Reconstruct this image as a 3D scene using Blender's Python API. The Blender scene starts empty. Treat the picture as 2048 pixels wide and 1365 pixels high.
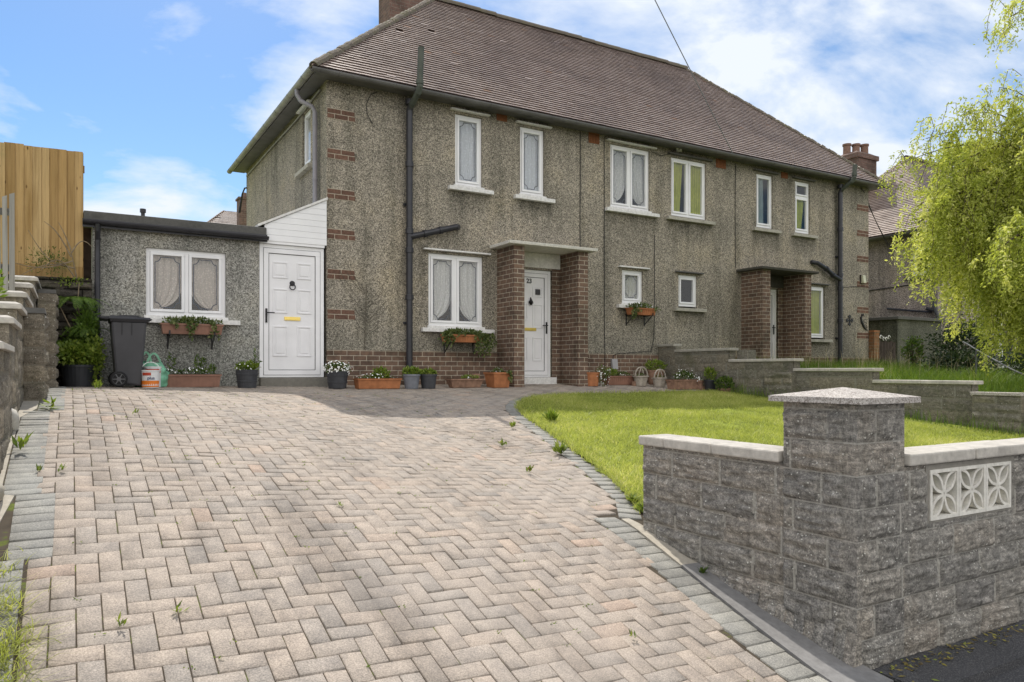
import bpy, math, random
import numpy as np
from mathutils import Vector, Matrix
R = math.radians
rng = np.random.default_rng(7)
random.seed(7)
scene = bpy.context.scene
COL = scene.collection

# ------------------------------------------------------------------ camera
TH = R(59.5)
cd = bpy.data.cameras.new("camera"); cam = bpy.data.objects.new("camera", cd); COL.objects.link(cam)
cam.location = (-3.7098, -12.4382, 0.2352)
cam.rotation_euler = (R(90), 0, -(R(90) - TH))
cd.sensor_fit = 'HORIZONTAL'; cd.sensor_width = 36.0
cd.lens = 36.0 * 1500 / 2048
cd.shift_y = (744 - 682.5) / 2048
cd.clip_start = 0.05; cd.clip_end = 2000
scene.camera = cam

# ------------------------------------------------------------------ light
SUN = Vector((0.125, 0.71, 1.0)).normalized()
ELEV = math.asin(SUN.z); AZ = math.atan2(SUN.x, SUN.y)
ld = bpy.data.lights.new("sun", 'SUN'); ld.energy = 3.8; ld.angle = R(0.53); ld.color = (1.0, 0.95, 0.87)
sun = bpy.data.objects.new("sun", ld); COL.objects.link(sun)
sun.rotation_euler = SUN.to_track_quat('Z', 'Y').to_euler(); sun.location = (0, 10, 30)

world = bpy.data.worlds.new("World"); scene.world = world; world.use_nodes = True
wt = world.node_tree; wt.nodes.clear()
def wn(t, **k):
    n = wt.nodes.new(t)
    for a, b in k.items(): setattr(n, a, b)
    return n
sky = wn('ShaderNodeTexSky'); sky.sky_type = 'NISHITA'; sky.sun_disc = False
sky.sun_elevation = ELEV; sky.sun_rotation = AZ; sky.air_density = 1.0; sky.dust_density = 0.6; sky.ozone_density = 1.6
tc = wn('ShaderNodeTexCoord')
sep = wn('ShaderNodeSeparateXYZ'); wt.links.new(tc.outputs['Generated'], sep.inputs[0])
zc = wn('ShaderNodeMath', operation='MAXIMUM'); wt.links.new(sep.outputs['Z'], zc.inputs[0]); zc.inputs[1].default_value = 0.0
za = wn('ShaderNodeMath', operation='ADD'); wt.links.new(zc.outputs[0], za.inputs[0]); za.inputs[1].default_value = 0.32
dv = wn('ShaderNodeVectorMath', operation='DIVIDE')
cz = wn('ShaderNodeCombineXYZ')
for i in range(3): wt.links.new(za.outputs[0], cz.inputs[i])
wt.links.new(tc.outputs['Generated'], dv.inputs[0]); wt.links.new(cz.outputs[0], dv.inputs[1])
mp = wn('ShaderNodeMapping'); mp.inputs['Location'].default_value = (5.35, 0.6, 0.0); mp.inputs['Scale'].default_value = (1.0, 1.25, 1.0)
wt.links.new(dv.outputs[0], mp.inputs['Vector'])
n1 = wn('ShaderNodeTexNoise'); n1.inputs['Scale'].default_value = 2.5; n1.inputs['Detail'].default_value = 9; n1.inputs['Roughness'].default_value = 0.56; n1.inputs['Distortion'].default_value = 0.25
wt.links.new(mp.outputs[0], n1.inputs['Vector'])
# more cloud towards +X (right), clearer on the left
cb = wn('ShaderNodeMath', operation='MULTIPLY_ADD'); wt.links.new(sep.outputs['X'], cb.inputs[0]); cb.inputs[1].default_value = 0.11; wt.links.new(n1.outputs['Fac'], cb.inputs[2])
cr = wn('ShaderNodeValToRGB'); dt = wn('ShaderNodeVectorMath', operation='DOT_PRODUCT'); wt.links.new(tc.outputs['Generated'], dt.inputs[0]); dt.inputs[1].default_value = (-0.72, -0.69, 0.0)
bk2 = wn('ShaderNodeMapRange'); wt.links.new(dt.outputs['Value'], bk2.inputs['Value']); bk2.inputs['From Min'].default_value = -0.3; bk2.inputs['From Max'].default_value = 0.35; bk2.inputs['To Min'].default_value = 0.0; bk2.inputs['To Max'].default_value = 0.24  # thicker cloud cover added out of view, as fill for the shaded walls
cb2 = wn('ShaderNodeMath', operation='ADD'); wt.links.new(cb.outputs[0], cb2.inputs[0]); wt.links.new(bk2.outputs[0], cb2.inputs[1])
wt.links.new(cb2.outputs[0], cr.inputs[0])
cr.color_ramp.elements[0].position = 0.505; cr.color_ramp.elements[0].color = (0, 0, 0, 1)
cr.color_ramp.elements[1].position = 0.69; cr.color_ramp.elements[1].color = (1, 1, 1, 1)
hs = wn('ShaderNodeHueSaturation'); hs.inputs['Saturation'].default_value = 1.34; hs.inputs['Value'].default_value = 0.98
wt.links.new(sky.outputs[0], hs.inputs['Color'])
mx = wn('ShaderNodeMix', data_type='RGBA'); wt.links.new(cr.outputs[0], mx.inputs['Factor'])
wt.links.new(hs.outputs[0], mx.inputs['A'])
# unseen clouds behind and left of the camera, made brighter to fill shaded walls
bk = wn('ShaderNodeMapRange'); wt.links.new(dt.outputs['Value'], bk.inputs['Value']); bk.inputs['From Min'].default_value = -0.3; bk.inputs['From Max'].default_value = 0.35; bk.inputs['To Min'].default_value = 0.0; bk.inputs['To Max'].default_value = 1.0
cc = wn('ShaderNodeMix', data_type='RGBA'); wt.links.new(bk.outputs[0], cc.inputs['Factor']); cc.inputs['A'].default_value = (6.3, 6.75, 7.4, 1); cc.inputs['B'].default_value = (12.0, 11.7, 11.3, 1)
wt.links.new(cc.outputs['Result'], mx.inputs['B'])
bg = wn('ShaderNodeBackground'); bg.inputs['Strength'].default_value = 0.12
wt.links.new(mx.outputs['Result'], bg.inputs['Color'])
wo = wn('ShaderNodeOutputWorld'); wt.links.new(bg.outputs[0], wo.inputs['Surface'])
scene.view_settings.view_transform = 'Standard'; scene.view_settings.look = 'None'
scene.view_settings.exposure = 0.25; scene.view_settings.gamma = 1.0
scene.render.engine = 'CYCLES'
scene.cycles.max_bounces = 6; scene.cycles.sample_clamp_indirect = 4.0; scene.cycles.transparent_max_bounces = 12
scene.cycles.use_denoising = True; scene.cycles.denoiser = 'OPENIMAGEDENOISE'; scene.cycles.denoising_input_passes = 'RGB_ALBEDO_NORMAL'; scene.cycles.denoising_prefilter = 'ACCURATE'

# ------------------------------------------------------------------ material helpers
class M_:
    def __init__(s, name, rough=0.8, spec=0.3):
        s.m = bpy.data.materials.new(name); s.m.use_nodes = True
        s.t = s.m.node_tree; s.b = s.t.nodes['Principled BSDF']; s.out = s.t.nodes['Material Output']
        s.b.inputs['Roughness'].default_value = rough; s.b.inputs['Specular IOR Level'].default_value = spec
        s._co = None
    def n(s, typ, ins=None, **k):
        nd = s.t.nodes.new(typ)
        for a, b in k.items(): setattr(nd, a, b)
        for a, b in (ins or {}).items(): s.set(nd.inputs[a], b)
        return nd
    def set(s, sock, v):
        if isinstance(v, bpy.types.NodeSocket): s.t.links.new(v, sock)
        else:
            if sock.type == 'RGBA' and len(v) == 3: v = (*v, 1)
            sock.default_value = v
    def co(s):
        if s._co is None: s._co = s.n('ShaderNodeTexCoord').outputs['Object']
        return s._co
    def mapped(s, scale, vec=None):
        return s.n('ShaderNodeMapping', {'Vector': vec or s.co(), 'Scale': scale}).outputs[0]
    def noise(s, scale, detail=4, rough=0.55, vec=None, col=False):
        o = s.n('ShaderNodeTexNoise', {'Vector': vec or s.co(), 'Scale': scale, 'Detail': detail, 'Roughness': rough})
        return o.outputs['Color' if col else 'Fac']
    def vor(s, scale, vec=None, out='Distance', feature='F1', rand=1.0):
        return s.n('ShaderNodeTexVoronoi', {'Vector': vec or s.co(), 'Scale': scale, 'Randomness': rand}, feature=feature).outputs[out]
    def ramp(s, fac, stops, interp='LINEAR'):
        r = s.n('ShaderNodeValToRGB', {0: fac}); e = r.color_ramp.elements; r.color_ramp.interpolation = interp
        while len(e) < len(stops): e.new(0.5)
        for el, (p, c) in zip(e, stops):
            el.position = p; el.color = (*c, 1) if isinstance(c, tuple) else (c, c, c, 1)
        return r.outputs[0]
    def mix(s, fac, a, b, blend='MIX'):
        nd = s.n('ShaderNodeMix', data_type='RGBA', blend_type=blend)
        s.set(nd.inputs['Factor'], fac); s.set(nd.inputs['A'], a); s.set(nd.inputs['B'], b)
        return nd.outputs['Result']
    def math(s, op, a, b=0.0, clamp=False):
        return s.n('ShaderNodeMath', {0: a, 1: b}, operation=op, use_clamp=clamp).outputs[0]
    def attr(s, name): return s.n('ShaderNodeAttribute', attribute_name=name).outputs['Fac']
    def color(s, c): s.set(s.b.inputs['Base Color'], c); return s
    def bump(s, h, strength=0.5, dist=0.01):
        s.set(s.b.inputs['Normal'], s.n('ShaderNodeBump', {'Height': h, 'Strength': strength, 'Distance': dist}).outputs[0]); return s
    def xyz(s, vec=None):
        return s.n('ShaderNodeSeparateXYZ', {0: vec or s.co()}).outputs

MAT = {}
def simple(name, c, rough=0.6, spec=0.3, var=0.12, scale=12, metallic=0.0, bump=0.0):
    m = M_(name, rough, spec)
    n = m.noise(scale, 5)
    d = tuple(x * (1 - var) for x in c); l = tuple(min(1, x * (1 + var)) for x in c)
    m.color(m.ramp(n, [(0.3, d), (0.7, l)])); m.b.inputs['Metallic'].default_value = metallic
    if bump: m.bump(m.noise(scale * 12, 3), bump, 0.003)
    MAT[name] = m.m; return m.m

def pebbledash(name, dark, mid, light, scale=62, stains=()):
    m = M_(name, 0.92, 0.2)
    v = m.n('ShaderNodeTexVoronoi', {'Vector': m.co(), 'Scale': scale, 'Randomness': 1.0})
    cell = m.n('ShaderNodeSeparateColor', {0: v.outputs['Color']}).outputs[0]
    base = m.ramp(cell, [(0.0, dark), (0.26, tuple(.5 * a + .5 * b for a, b in zip(dark, mid))), (0.5, mid), (0.78, tuple(.6 * a + .4 * b for a, b in zip(mid, light))), (1.0, light)])
    v2 = m.n('ShaderNodeTexVoronoi', {'Vector': m.co(), 'Scale': scale * 0.62, 'Randomness': 1.0})
    c2 = m.n('ShaderNodeSeparateColor', {0: v2.outputs['Color']}).outputs[1]
    base = m.mix(m.ramp(c2, [(0.72, 0.0), (0.95, 0.35)]), base, tuple(x * 0.5 for x in dark))
    big = m.noise(0.9, 5, 0.6)
    base = m.mix(1.0, base, m.ramp(big, [(0.3, (0.74, 0.75, 0.76)), (0.52, (1, 1, 1)), (0.72, (1.16, 1.12, 1.02))]), 'MULTIPLY')
    # rain streaks: narrow in x, long in z
    st = m.noise(1.0, 4, 0.6, m.mapped((3.2, 3.2, 0.35)))
    base = m.mix(1.0, base, m.ramp(st, [(0.33, (0.66, 0.67, 0.66)), (0.5, (1, 1, 1))]), 'MULTIPLY')
    # grime band just under the eaves, a stain of its own
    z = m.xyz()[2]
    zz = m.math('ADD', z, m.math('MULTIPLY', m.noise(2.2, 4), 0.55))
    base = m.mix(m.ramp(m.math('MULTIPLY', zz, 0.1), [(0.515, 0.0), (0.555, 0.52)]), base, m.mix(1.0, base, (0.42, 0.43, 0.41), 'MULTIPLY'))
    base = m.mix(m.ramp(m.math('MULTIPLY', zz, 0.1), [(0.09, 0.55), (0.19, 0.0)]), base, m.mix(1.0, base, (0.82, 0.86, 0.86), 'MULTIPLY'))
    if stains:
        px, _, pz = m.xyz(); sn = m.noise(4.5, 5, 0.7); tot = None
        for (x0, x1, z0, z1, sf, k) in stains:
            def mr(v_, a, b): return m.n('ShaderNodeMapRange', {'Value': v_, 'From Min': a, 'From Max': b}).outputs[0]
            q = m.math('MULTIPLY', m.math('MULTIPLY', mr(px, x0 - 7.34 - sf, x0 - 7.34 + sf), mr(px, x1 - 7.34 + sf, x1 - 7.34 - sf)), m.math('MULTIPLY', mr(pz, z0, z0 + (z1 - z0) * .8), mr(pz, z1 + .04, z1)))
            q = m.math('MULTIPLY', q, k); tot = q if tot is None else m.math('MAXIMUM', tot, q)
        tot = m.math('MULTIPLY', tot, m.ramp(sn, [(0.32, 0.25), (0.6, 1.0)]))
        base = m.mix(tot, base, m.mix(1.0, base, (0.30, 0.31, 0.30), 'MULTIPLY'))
    m.color(base)
    m.bump(m.math('SUBTRACT', 1.0, v.outputs['Distance']), 0.55, 0.012)
    MAT[name] = m.m

def brick(name, c1, c2, mortar, bw=0.232, rh=0.0852, msize=0.010):
    m = M_(name, 0.85, 0.25)
    uv = m.n('ShaderNodeTexCoord').outputs['UV']
    b = m.n('ShaderNodeTexBrick', {'Vector': uv, 'Color1': c1, 'Color2': c2, 'Mortar': mortar, 'Scale': 1.0, 'Mortar Size': msize * 0.55,
            'Mortar Smooth': 0.15, 'Bias': 0.0, 'Brick Width': bw, 'Row Height': rh})
    b.offset = 0.5
    n = m.noise(14, 5, 0.6)
    col = m.mix(1.0, b.outputs['Color'], m.ramp(n, [(0.25, (0.62, 0.62, 0.64)), (0.5, (1, 1, 1)), (0.8, (1.22, 1.16, 1.1))]), 'MULTIPLY')
    n2 = m.noise(2.1, 4, 0.6)
    col = m.mix(1.0, col, m.ramp(n2, [(0.34, (0.60, 0.62, 0.60)), (0.52, (1, 1, 1))]), 'MULTIPLY')
    m.color(col)
    m.bump(m.math('ADD', m.math('MULTIPLY', b.outputs['Fac'], -1.0), m.math('MULTIPLY', m.noise(90, 3), 0.35)), 0.7, 0.008)
    MAT[name] = m.m

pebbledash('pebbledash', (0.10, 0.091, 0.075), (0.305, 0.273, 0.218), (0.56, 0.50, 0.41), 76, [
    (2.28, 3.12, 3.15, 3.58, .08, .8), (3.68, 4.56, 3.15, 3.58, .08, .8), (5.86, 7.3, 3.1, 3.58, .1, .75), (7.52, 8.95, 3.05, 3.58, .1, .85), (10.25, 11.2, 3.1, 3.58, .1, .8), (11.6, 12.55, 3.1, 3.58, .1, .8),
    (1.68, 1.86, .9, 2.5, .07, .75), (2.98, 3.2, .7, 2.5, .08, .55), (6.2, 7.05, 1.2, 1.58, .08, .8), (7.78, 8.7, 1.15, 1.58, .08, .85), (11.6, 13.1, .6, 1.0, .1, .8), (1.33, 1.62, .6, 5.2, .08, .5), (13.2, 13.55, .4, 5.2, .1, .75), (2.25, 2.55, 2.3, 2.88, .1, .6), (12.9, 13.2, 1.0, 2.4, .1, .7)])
pebbledash('pebbledash_grey', (0.115, 0.112, 0.10), (0.315, 0.305, 0.275), (0.54, 0.525, 0.48), 72)
pebbledash('pebbledash_pink', (0.08, 0.065, 0.058), (0.34, 0.285, 0.25), (0.62, 0.54, 0.48), 80)
pebbledash('render_dark', (0.05, 0.05, 0.04), (0.125, 0.125, 0.10), (0.22, 0.215, 0.17), 80)
brick('porch_brick', (0.185, 0.12, 0.085), (0.125, 0.083, 0.063), (0.46, 0.41, 0.325))
brick('chimney_brick', (0.175, 0.11, 0.088), (0.13, 0.083, 0.068), (0.20, 0.17, 0.14))
brick('orange_brick', (0.27, 0.12, 0.055), (0.17, 0.10, 0.05), (0.22, 0.19, 0.13))

def m_quoin():
    m = M_('quoin_brick', 0.9, 0.2)
    r = m.attr('rnd')
    c = m.ramp(r, [(0, (0.12, 0.07, 0.052)), (1, (0.175, 0.10, 0.072))])
    m.color(m.mix(1.0, c, m.ramp(m.noise(30, 4), [(0.3, (0.7, 0.7, 0.7)), (0.7, (1.2, 1.2, 1.2))]), 'MULTIPLY'))
    MAT['quoin_brick'] = m.m
m_quoin()

def m_paver(name, stops, dirt):
    m = M_(name, 0.9, 0.25)
    c = m.ramp(m.attr('rnd'), stops)
    sp = m.noise(135, 4, 0.75)
    c = m.mix(1.0, c, m.ramp(sp, [(0.3, (0.52, 0.52, 0.52)), (0.5, (1, 1, 1)), (0.68, (1.5, 1.48, 1.45))]), 'MULTIPLY')
    blot = m.noise(9, 5, 0.65)
    c = m.mix(1.0, c, m.ramp(blot, [(0.3, (0.74, 0.745, 0.76)), (0.6, (1.06, 1.05, 1.04))]), 'MULTIPLY')
    big = m.noise(0.7, 4, 0.6)
    c = m.mix(m.ramp(big, [(0.45, 0.0), (0.75, 0.45)]), c, dirt)
    st = m.noise(1.0, 5, 0.65, m.mapped((2.6, 0.55, 1)))
    c = m.mix(1.0, c, m.ramp(st, [(0.34, (0.74, 0.74, 0.74)), (0.52, (1, 1, 1))]), 'MULTIPLY')
    m.color(c); m.bump(m.noise(210, 4, 0.7), 0.5, 0.004)
    MAT[name] = m.m
m_paver('paver', [(0.0, (0.28, 0.252, 0.222)), (0.22, (0.32, 0.283, 0.246)), (0.5, (0.345, 0.298, 0.252)), (0.75, (0.36, 0.305, 0.254)), (0.92, (0.372, 0.304, 0.247)), (0.995, (0.38, 0.295, 0.235))], (0.34, 0.30, 0.262))
m_paver('paver_grey', [(0.0, (0.23, 0.225, 0.205)), (0.5, (0.268, 0.262, 0.238)), (1.0, (0.305, 0.298, 0.268))], (0.30, 0.305, 0.29))

def m_joint():
    m = M_('joint_sand', 1.0, 0.1)
    g = m.noise(5, 5, 0.65)
    c = m.ramp(g, [(0.3, (0.052, 0.043, 0.034)), (0.56, (0.085, 0.07, 0.052)), (0.63, (0.10, 0.12, 0.03)), (0.75, (0.17, 0.21, 0.04))])
    m.color(c); MAT['joint_sand'] = m.m
m_joint()

def m_stone(name, lo, mid, hi, mortar, lichen=0.0, moss=0.0):
    m = M_(name, 0.95, 0.2)
    r = m.attr('rnd'); k = m.attr('kind')
    n = m.math('ADD', m.math('MULTIPLY', m.noise(26, 7, 0.75), 0.55), m.math('MULTIPLY', m.noise(1.0, 6, 0.72, m.mapped((11, 11, 46))), 0.45))
    c = m.ramp(n, [(0.33, lo), (0.5, mid), (0.66, hi)])
    c = m.mix(1.0, c, m.ramp(r, [(0, (0.80, 0.79, 0.80)), (0.5, (1, 0.99, 0.98)), (1, (1.16, 1.10, 1.04))]), 'MULTIPLY')
    fine = m.noise(105, 4, 0.75)
    c = m.mix(1.0, c, m.ramp(fine, [(0.3, (0.45, 0.45, 0.45)), (0.5, (1, 1, 1)), (0.72, (1.6, 1.57, 1.52))]), 'MULTIPLY')
    mm = m.mix(1.0, mortar, m.ramp(m.noise(60, 4), [(0.3, (0.72, 0.72, 0.72)), (0.7, (1.2, 1.2, 1.2))]), 'MULTIPLY')
    c = m.mix(k, c, mm)
    pink = m.noise(3.0, 3)
    c = m.mix(m.ramp(pink, [(0.54, 0.0), (0.75, 0.16)]), c, m.mix(1.0, c, (1.2, 0.98, 0.86), 'MULTIPLY'))
    if lichen:
        v = m.n('ShaderNodeTexVoronoi', {'Vector': m.co(), 'Scale': 78.0}); s = m.n('ShaderNodeSeparateColor', {0: v.outputs['Color']}).outputs[0]
        spot = m.math('MULTIPLY', m.math('GREATER_THAN', s, 1 - lichen), m.math('LESS_THAN', v.outputs['Distance'], 0.36))
        spot = m.math('MULTIPLY', spot, m.math('GREATER_THAN', m.noise(3.3, 3), 0.46))
        c = m.mix(spot, c, (0.58, 0.57, 0.52))
    if moss:
        c = m.mix(m.ramp(m.noise(2.4, 5, 0.7), [(0.52, 0.0), (0.7, moss)]), c, (0.075, 0.085, 0.035))
    m.color(c); m.bump(m.noise(120, 5, 0.75), 0.8, 0.006)
    MAT[name] = m.m
m_stone('block_stone', (0.058, 0.056, 0.052), (0.212, 0.204, 0.187), (0.455, 0.435, 0.395), (0.355, 0.34, 0.305), lichen=0.06)
m_stone('block_dark', (0.078, 0.073, 0.060), (0.172, 0.162, 0.132), (0.285, 0.268, 0.22), (0.21, 0.20, 0.165), lichen=0.02, moss=0.5)
m_stone('block_left', (0.10, 0.088, 0.070), (0.20, 0.178, 0.14), (0.34, 0.305, 0.245), (0.22, 0.20, 0.16), lichen=0.03, moss=0.3)
m_stone('rubble', (0.030, 0.027, 0.024), (0.072, 0.065, 0.055), (0.15, 0.135, 0.115), (0.018, 0.016, 0.014), moss=0.35)

def m_concrete(name, c, speck=0.0, scale=20, grime=0.35, dark=(0.16, 0.15, 0.13)):
    m = M_(name, 0.9, 0.25)
    n = m.noise(scale, 6, 0.65)
    col = m.ramp(n, [(0.3, tuple(x * 0.74 for x in c)), (0.6, c), (0.8, tuple(min(0.85, x * 1.15) for x in c))])
    if speck:
        v = m.n('ShaderNodeTexVoronoi', {'Vector': m.co(), 'Scale': 170.0}); s = m.n('ShaderNodeSeparateColor', {0: v.outputs['Color']}).outputs[0]
        col = m.mix(m.math('MULTIPLY', m.math('LESS_THAN', s, 0.34), speck), col, (0.13, 0.10, 0.085))
        col = m.mix(m.math('MULTIPLY', m.math('GREATER_THAN', s, 0.82), speck), col, (0.62, 0.58, 0.54))
    col = m.mix(m.ramp(m.noise(3.1, 6, 0.7), [(0.5, 0.0), (0.72, grime)]), col, dark)
    m.color(col); m.bump(m.noise(130, 4), 0.4, 0.004)
    MAT[name] = m.m
m_concrete('coping', (0.50, 0.47, 0.42), grime=0.4)
m_concrete('coping_mossy', (0.40, 0.38, 0.33), grime=0.6, dark=(0.14, 0.135, 0.10))
m_concrete('aggregate', (0.44, 0.41, 0.375), speck=0.6, grime=0.15)
m_concrete('strip_pale', (0.44, 0.40, 0.33), grime=0.3, dark=(0.25, 0.23, 0.19))
m_concrete('kerb_grey', (0.215, 0.21, 0.205), grime=0.4, dark=(0.12, 0.115, 0.11))
m_concrete('slab_grime', (0.115, 0.112, 0.105), grime=0.5, dark=(0.05, 0.05, 0.045))
m_concrete('mortar_grey', (0.25, 0.235, 0.205), grime=0.3)
m_concrete('screen_white', (0.72, 0.695, 0.63), grime=0.25, dark=(0.30, 0.27, 0.22))
m_concrete('canopy_white', (0.72, 0.70, 0.65), grime=0.25, dark=(0.28, 0.27, 0.23))
m_concrete('canopy_dark', (0.085, 0.08, 0.07), grime=0.5, dark=(0.04, 0.04, 0.03))
m_concrete('sill_grime', (0.42, 0.40, 0.34), grime=0.7, dark=(0.12, 0.12, 0.09))
m_concrete('white_paint', (0.74, 0.73, 0.71), grime=0.15, dark=(0.45, 0.43, 0.38))
m_concrete('step_concrete', (0.20, 0.19, 0.165), grime=0.5)

def m_tile():
    m = M_('roof_tile', 0.36, 0.6)
    c = m.ramp(m.attr('rnd'), [(0.0, (0.26, 0.19, 0.15)), (0.3, (0.345, 0.267, 0.218)), (0.6, (0.40, 0.32, 0.268)), (0.9, (0.465, 0.385, 0.33)), (0.985, (0.50, 0.43, 0.38)), (1.0, (0.40, 0.25, 0.16))])
    c = m.mix(1.0, c, m.ramp(m.noise(24, 5, 0.65), [(0.3, (0.68, 0.68, 0.7)), (0.7, (1.18, 1.17, 1.15))]), 'MULTIPLY')
    big = m.noise(0.8, 5, 0.6)
    c = m.mix(m.ramp(big, [(0.46, 0.0), (0.68, 0.65)]), c, (0.185, 0.145, 0.125))
    moss = m.noise(5.5, 6, 0.7)
    c = m.mix(m.ramp(moss, [(0.64, 0.0), (0.74, 0.55)]), c, (0.16, 0.16, 0.055))
    c = m.mix(m.attr('kind'), c, m.ramp(m.noise(30, 3), [(0.3, (0.066, 0.046, 0.041)), (0.7, (0.118, 0.084, 0.073))]))  # shade between the courses, painted into the tile front edges
    m.color(c); m.bump(m.noise(70, 4), 0.4, 0.005)
    MAT['roof_tile'] = m.m
m_tile()
m_concrete('ridge_tile', (0.145, 0.125, 0.10), grime=0.55, dark=(0.14, 0.14, 0.045), scale=9)

simple('upvc', (0.79, 0.79, 0.80), 0.35, 0.45, 0.06, 2.2)
simple('door_white', (0.775, 0.77, 0.785), 0.38, 0.45, 0.06, 2.6)
simple('gasket', (0.06, 0.06, 0.065), 0.6)
simple('lead', (0.10, 0.11, 0.135), 0.5, 0.5, 0.1, 30)
simple('brass', (0.72, 0.55, 0.16), 0.28, 0.5, 0.08, 20, metallic=0.85)
simple('black_iron', (0.018, 0.018, 0.02), 0.5, 0.4, 0.25, 18)
simple('pipe_black', (0.022, 0.022, 0.028), 0.38, 0.5, 0.3, 7)
simple('gutter_grey', (0.24, 0.235, 0.215), 0.5, 0.4, 0.3, 4)
simple('gutter_dark', (0.115, 0.112, 0.112), 0.45, 0.4, 0.25, 4)
simple('downpipe_grey', (0.23, 0.22, 0.24), 0.4, 0.45, 0.12, 4)
simple('terracotta', (0.36, 0.145, 0.062), 0.75, 0.25, 0.25, 9, bump=0.3)
simple('brown_plastic', (0.255, 0.135, 0.095), 0.55, 0.35, 0.15, 6)
simple('worn_terracotta', (0.27, 0.165, 0.115), 0.85, 0.2, 0.35, 11, bump=0.3)
simple('stone_urn', (0.36, 0.32, 0.27), 0.9, 0.2, 0.25, 18, bump=0.4)
simple('black_pot', (0.022, 0.024, 0.028), 0.5, 0.4, 0.3, 8)
simple('barrel_black', (0.05, 0.052, 0.058), 0.6, 0.35, 0.25, 10)
simple('zinc', (0.165, 0.175, 0.20), 0.45, 0.5, 0.18, 14)
simple('bin_grey', (0.060, 0.060, 0.066), 0.5, 0.4, 0.16, 3)
simple('bin_dark', (0.028, 0.028, 0.032), 0.5, 0.4, 0.15, 4)
simple('rubber', (0.016, 0.016, 0.017), 0.7, 0.3)
simple('hub_grey', (0.12, 0.12, 0.125), 0.5, 0.4)
simple('tub_white', (0.76, 0.76, 0.75), 0.4, 0.4, 0.04, 6)
simple('tub_orange', (0.78, 0.21, 0.025), 0.45, 0.4, 0.05, 6)
simple('tub_red', (0.50, 0.075, 0.04), 0.45, 0.4, 0.05, 6)
simple('print_blue', (0.05, 0.07, 0.16), 0.5)
simple('bag_green', (0.17, 0.42, 0.27), 0.35, 0.5, 0.3, 12)
simple('soil', (0.035, 0.026, 0.019), 1.0, 0.1, 0.35, 30)
simple('interior', (0.085, 0.07, 0.058), 0.9, 0.1)
simple('vent_pipe_grey', (0.075, 0.085, 0.07), 0.7, 0.3, 0.3, 8)
simple('bark', (0.095, 0.075, 0.055), 0.95, 0.15, 0.4, 16, bump=0.6)
simple('twig', (0.23, 0.18, 0.12), 0.9, 0.15, 0.3, 14)
simple('petal_white', (0.85, 0.86, 0.84), 0.7, 0.2, 0.03, 6)
simple('seed_head', (0.45, 0.38, 0.24), 0.9, 0.1)
simple('lamp_cream', (0.52, 0.52, 0.38), 0.4, 0.4, 0.06, 5)
simple('gate_dark', (0.055, 0.042, 0.036), 0.85, 0.2, 0.3, 9)
simple('rail_grey', (0.10, 0.105, 0.11), 0.45, 0.5, 0.1, 9)
simple('cable_black', (0.02, 0.02, 0.02), 0.6)
simple('cable_pale', (0.22, 0.23, 0.25), 0.6)
simple('board_grey', (0.35, 0.34, 0.35), 0.7, 0.2, 0.1, 5)
simple('rock_pale', (0.52, 0.49, 0.43), 0.95, 0.2, 0.2, 14, bump=0.5)
simple('stem_dead', (0.13, 0.115, 0.09), 0.95, 0.1, 0.2, 9)
simple('quoin_mortar', (0.42, 0.37, 0.29), 0.9, 0.2, 0.15, 30)
simple('vent_clay', (0.235, 0.098, 0.048), 0.85, 0.2, 0.15, 20)
simple('pot_clay', (0.20, 0.125, 0.095), 0.85, 0.2, 0.25, 9)

def m_leaf(name, stops, trans=0.35, rough=0.5):
    m = M_(name, rough, 0.35)
    c = m.ramp(m.attr('rnd'), stops); m.color(c)
    tr = m.n('ShaderNodeBsdfTranslucent', {'Color': m.mix(1.0, c, (1.25, 1.3, 0.7), 'MULTIPLY')})
    ms = m.n('ShaderNodeMixShader', {0: trans, 1: m.b.outputs[0], 2: tr.outputs[0]})
    m.t.links.new(ms.outputs[0], m.out.inputs['Surface']); MAT[name] = m.m
m_leaf('willow_leaf', [(0, (0.22, 0.26, 0.05)), (0.35, (0.42, 0.46, 0.10)), (0.7, (0.58, 0.60, 0.16)), (1, (0.70, 0.68, 0.28))], 0.48)
m_leaf('leaf_green', [(0, (0.03, 0.06, 0.012)), (0.5, (0.075, 0.125, 0.022)), (1, (0.16, 0.22, 0.04))])
m_leaf('leaf_lime', [(0, (0.08, 0.13, 0.015)), (0.5, (0.16, 0.23, 0.03)), (1, (0.28, 0.33, 0.06))])
m_leaf('leaf_dark', [(0, (0.012, 0.022, 0.008)), (0.6, (0.032, 0.055, 0.018)), (0.93, (0.06, 0.09, 0.03)), (1, (0.36, 0.37, 0.26))], 0.2)
m_leaf('leaf_fern', [(0, (0.06, 0.12, 0.02)), (0.5, (0.11, 0.19, 0.03)), (1, (0.18, 0.27, 0.045))])
m_leaf('leaf_trail', [(0, (0.05, 0.08, 0.022)), (0.5, (0.11, 0.15, 0.045)), (1, (0.23, 0.25, 0.10))])
m_leaf('leaf_weed', [(0, (0.09, 0.12, 0.03)), (0.5, (0.16, 0.22, 0.035)), (0.9, (0.27, 0.31, 0.055)), (1, (0.17, 0.085, 0.055))])
m_leaf('litter', [(0, (0.10, 0.07, 0.035)), (0.4, (0.22, 0.17, 0.05)), (0.75, (0.30, 0.27, 0.06)), (1, (0.20, 0.25, 0.05))], 0.2)
m_leaf('grass_blade', [(0, (0.17, 0.20, 0.055)), (0.4, (0.35, 0.385, 0.10)), (0.8, (0.51, 0.52, 0.17)), (1, (0.66, 0.60, 0.34))], 0.48)
m_leaf('grass_tall', [(0, (0.06, 0.11, 0.015)), (0.5, (0.12, 0.19, 0.025)), (0.9, (0.20, 0.27, 0.04)), (1, (0.36, 0.33, 0.15))], 0.38)

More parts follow.
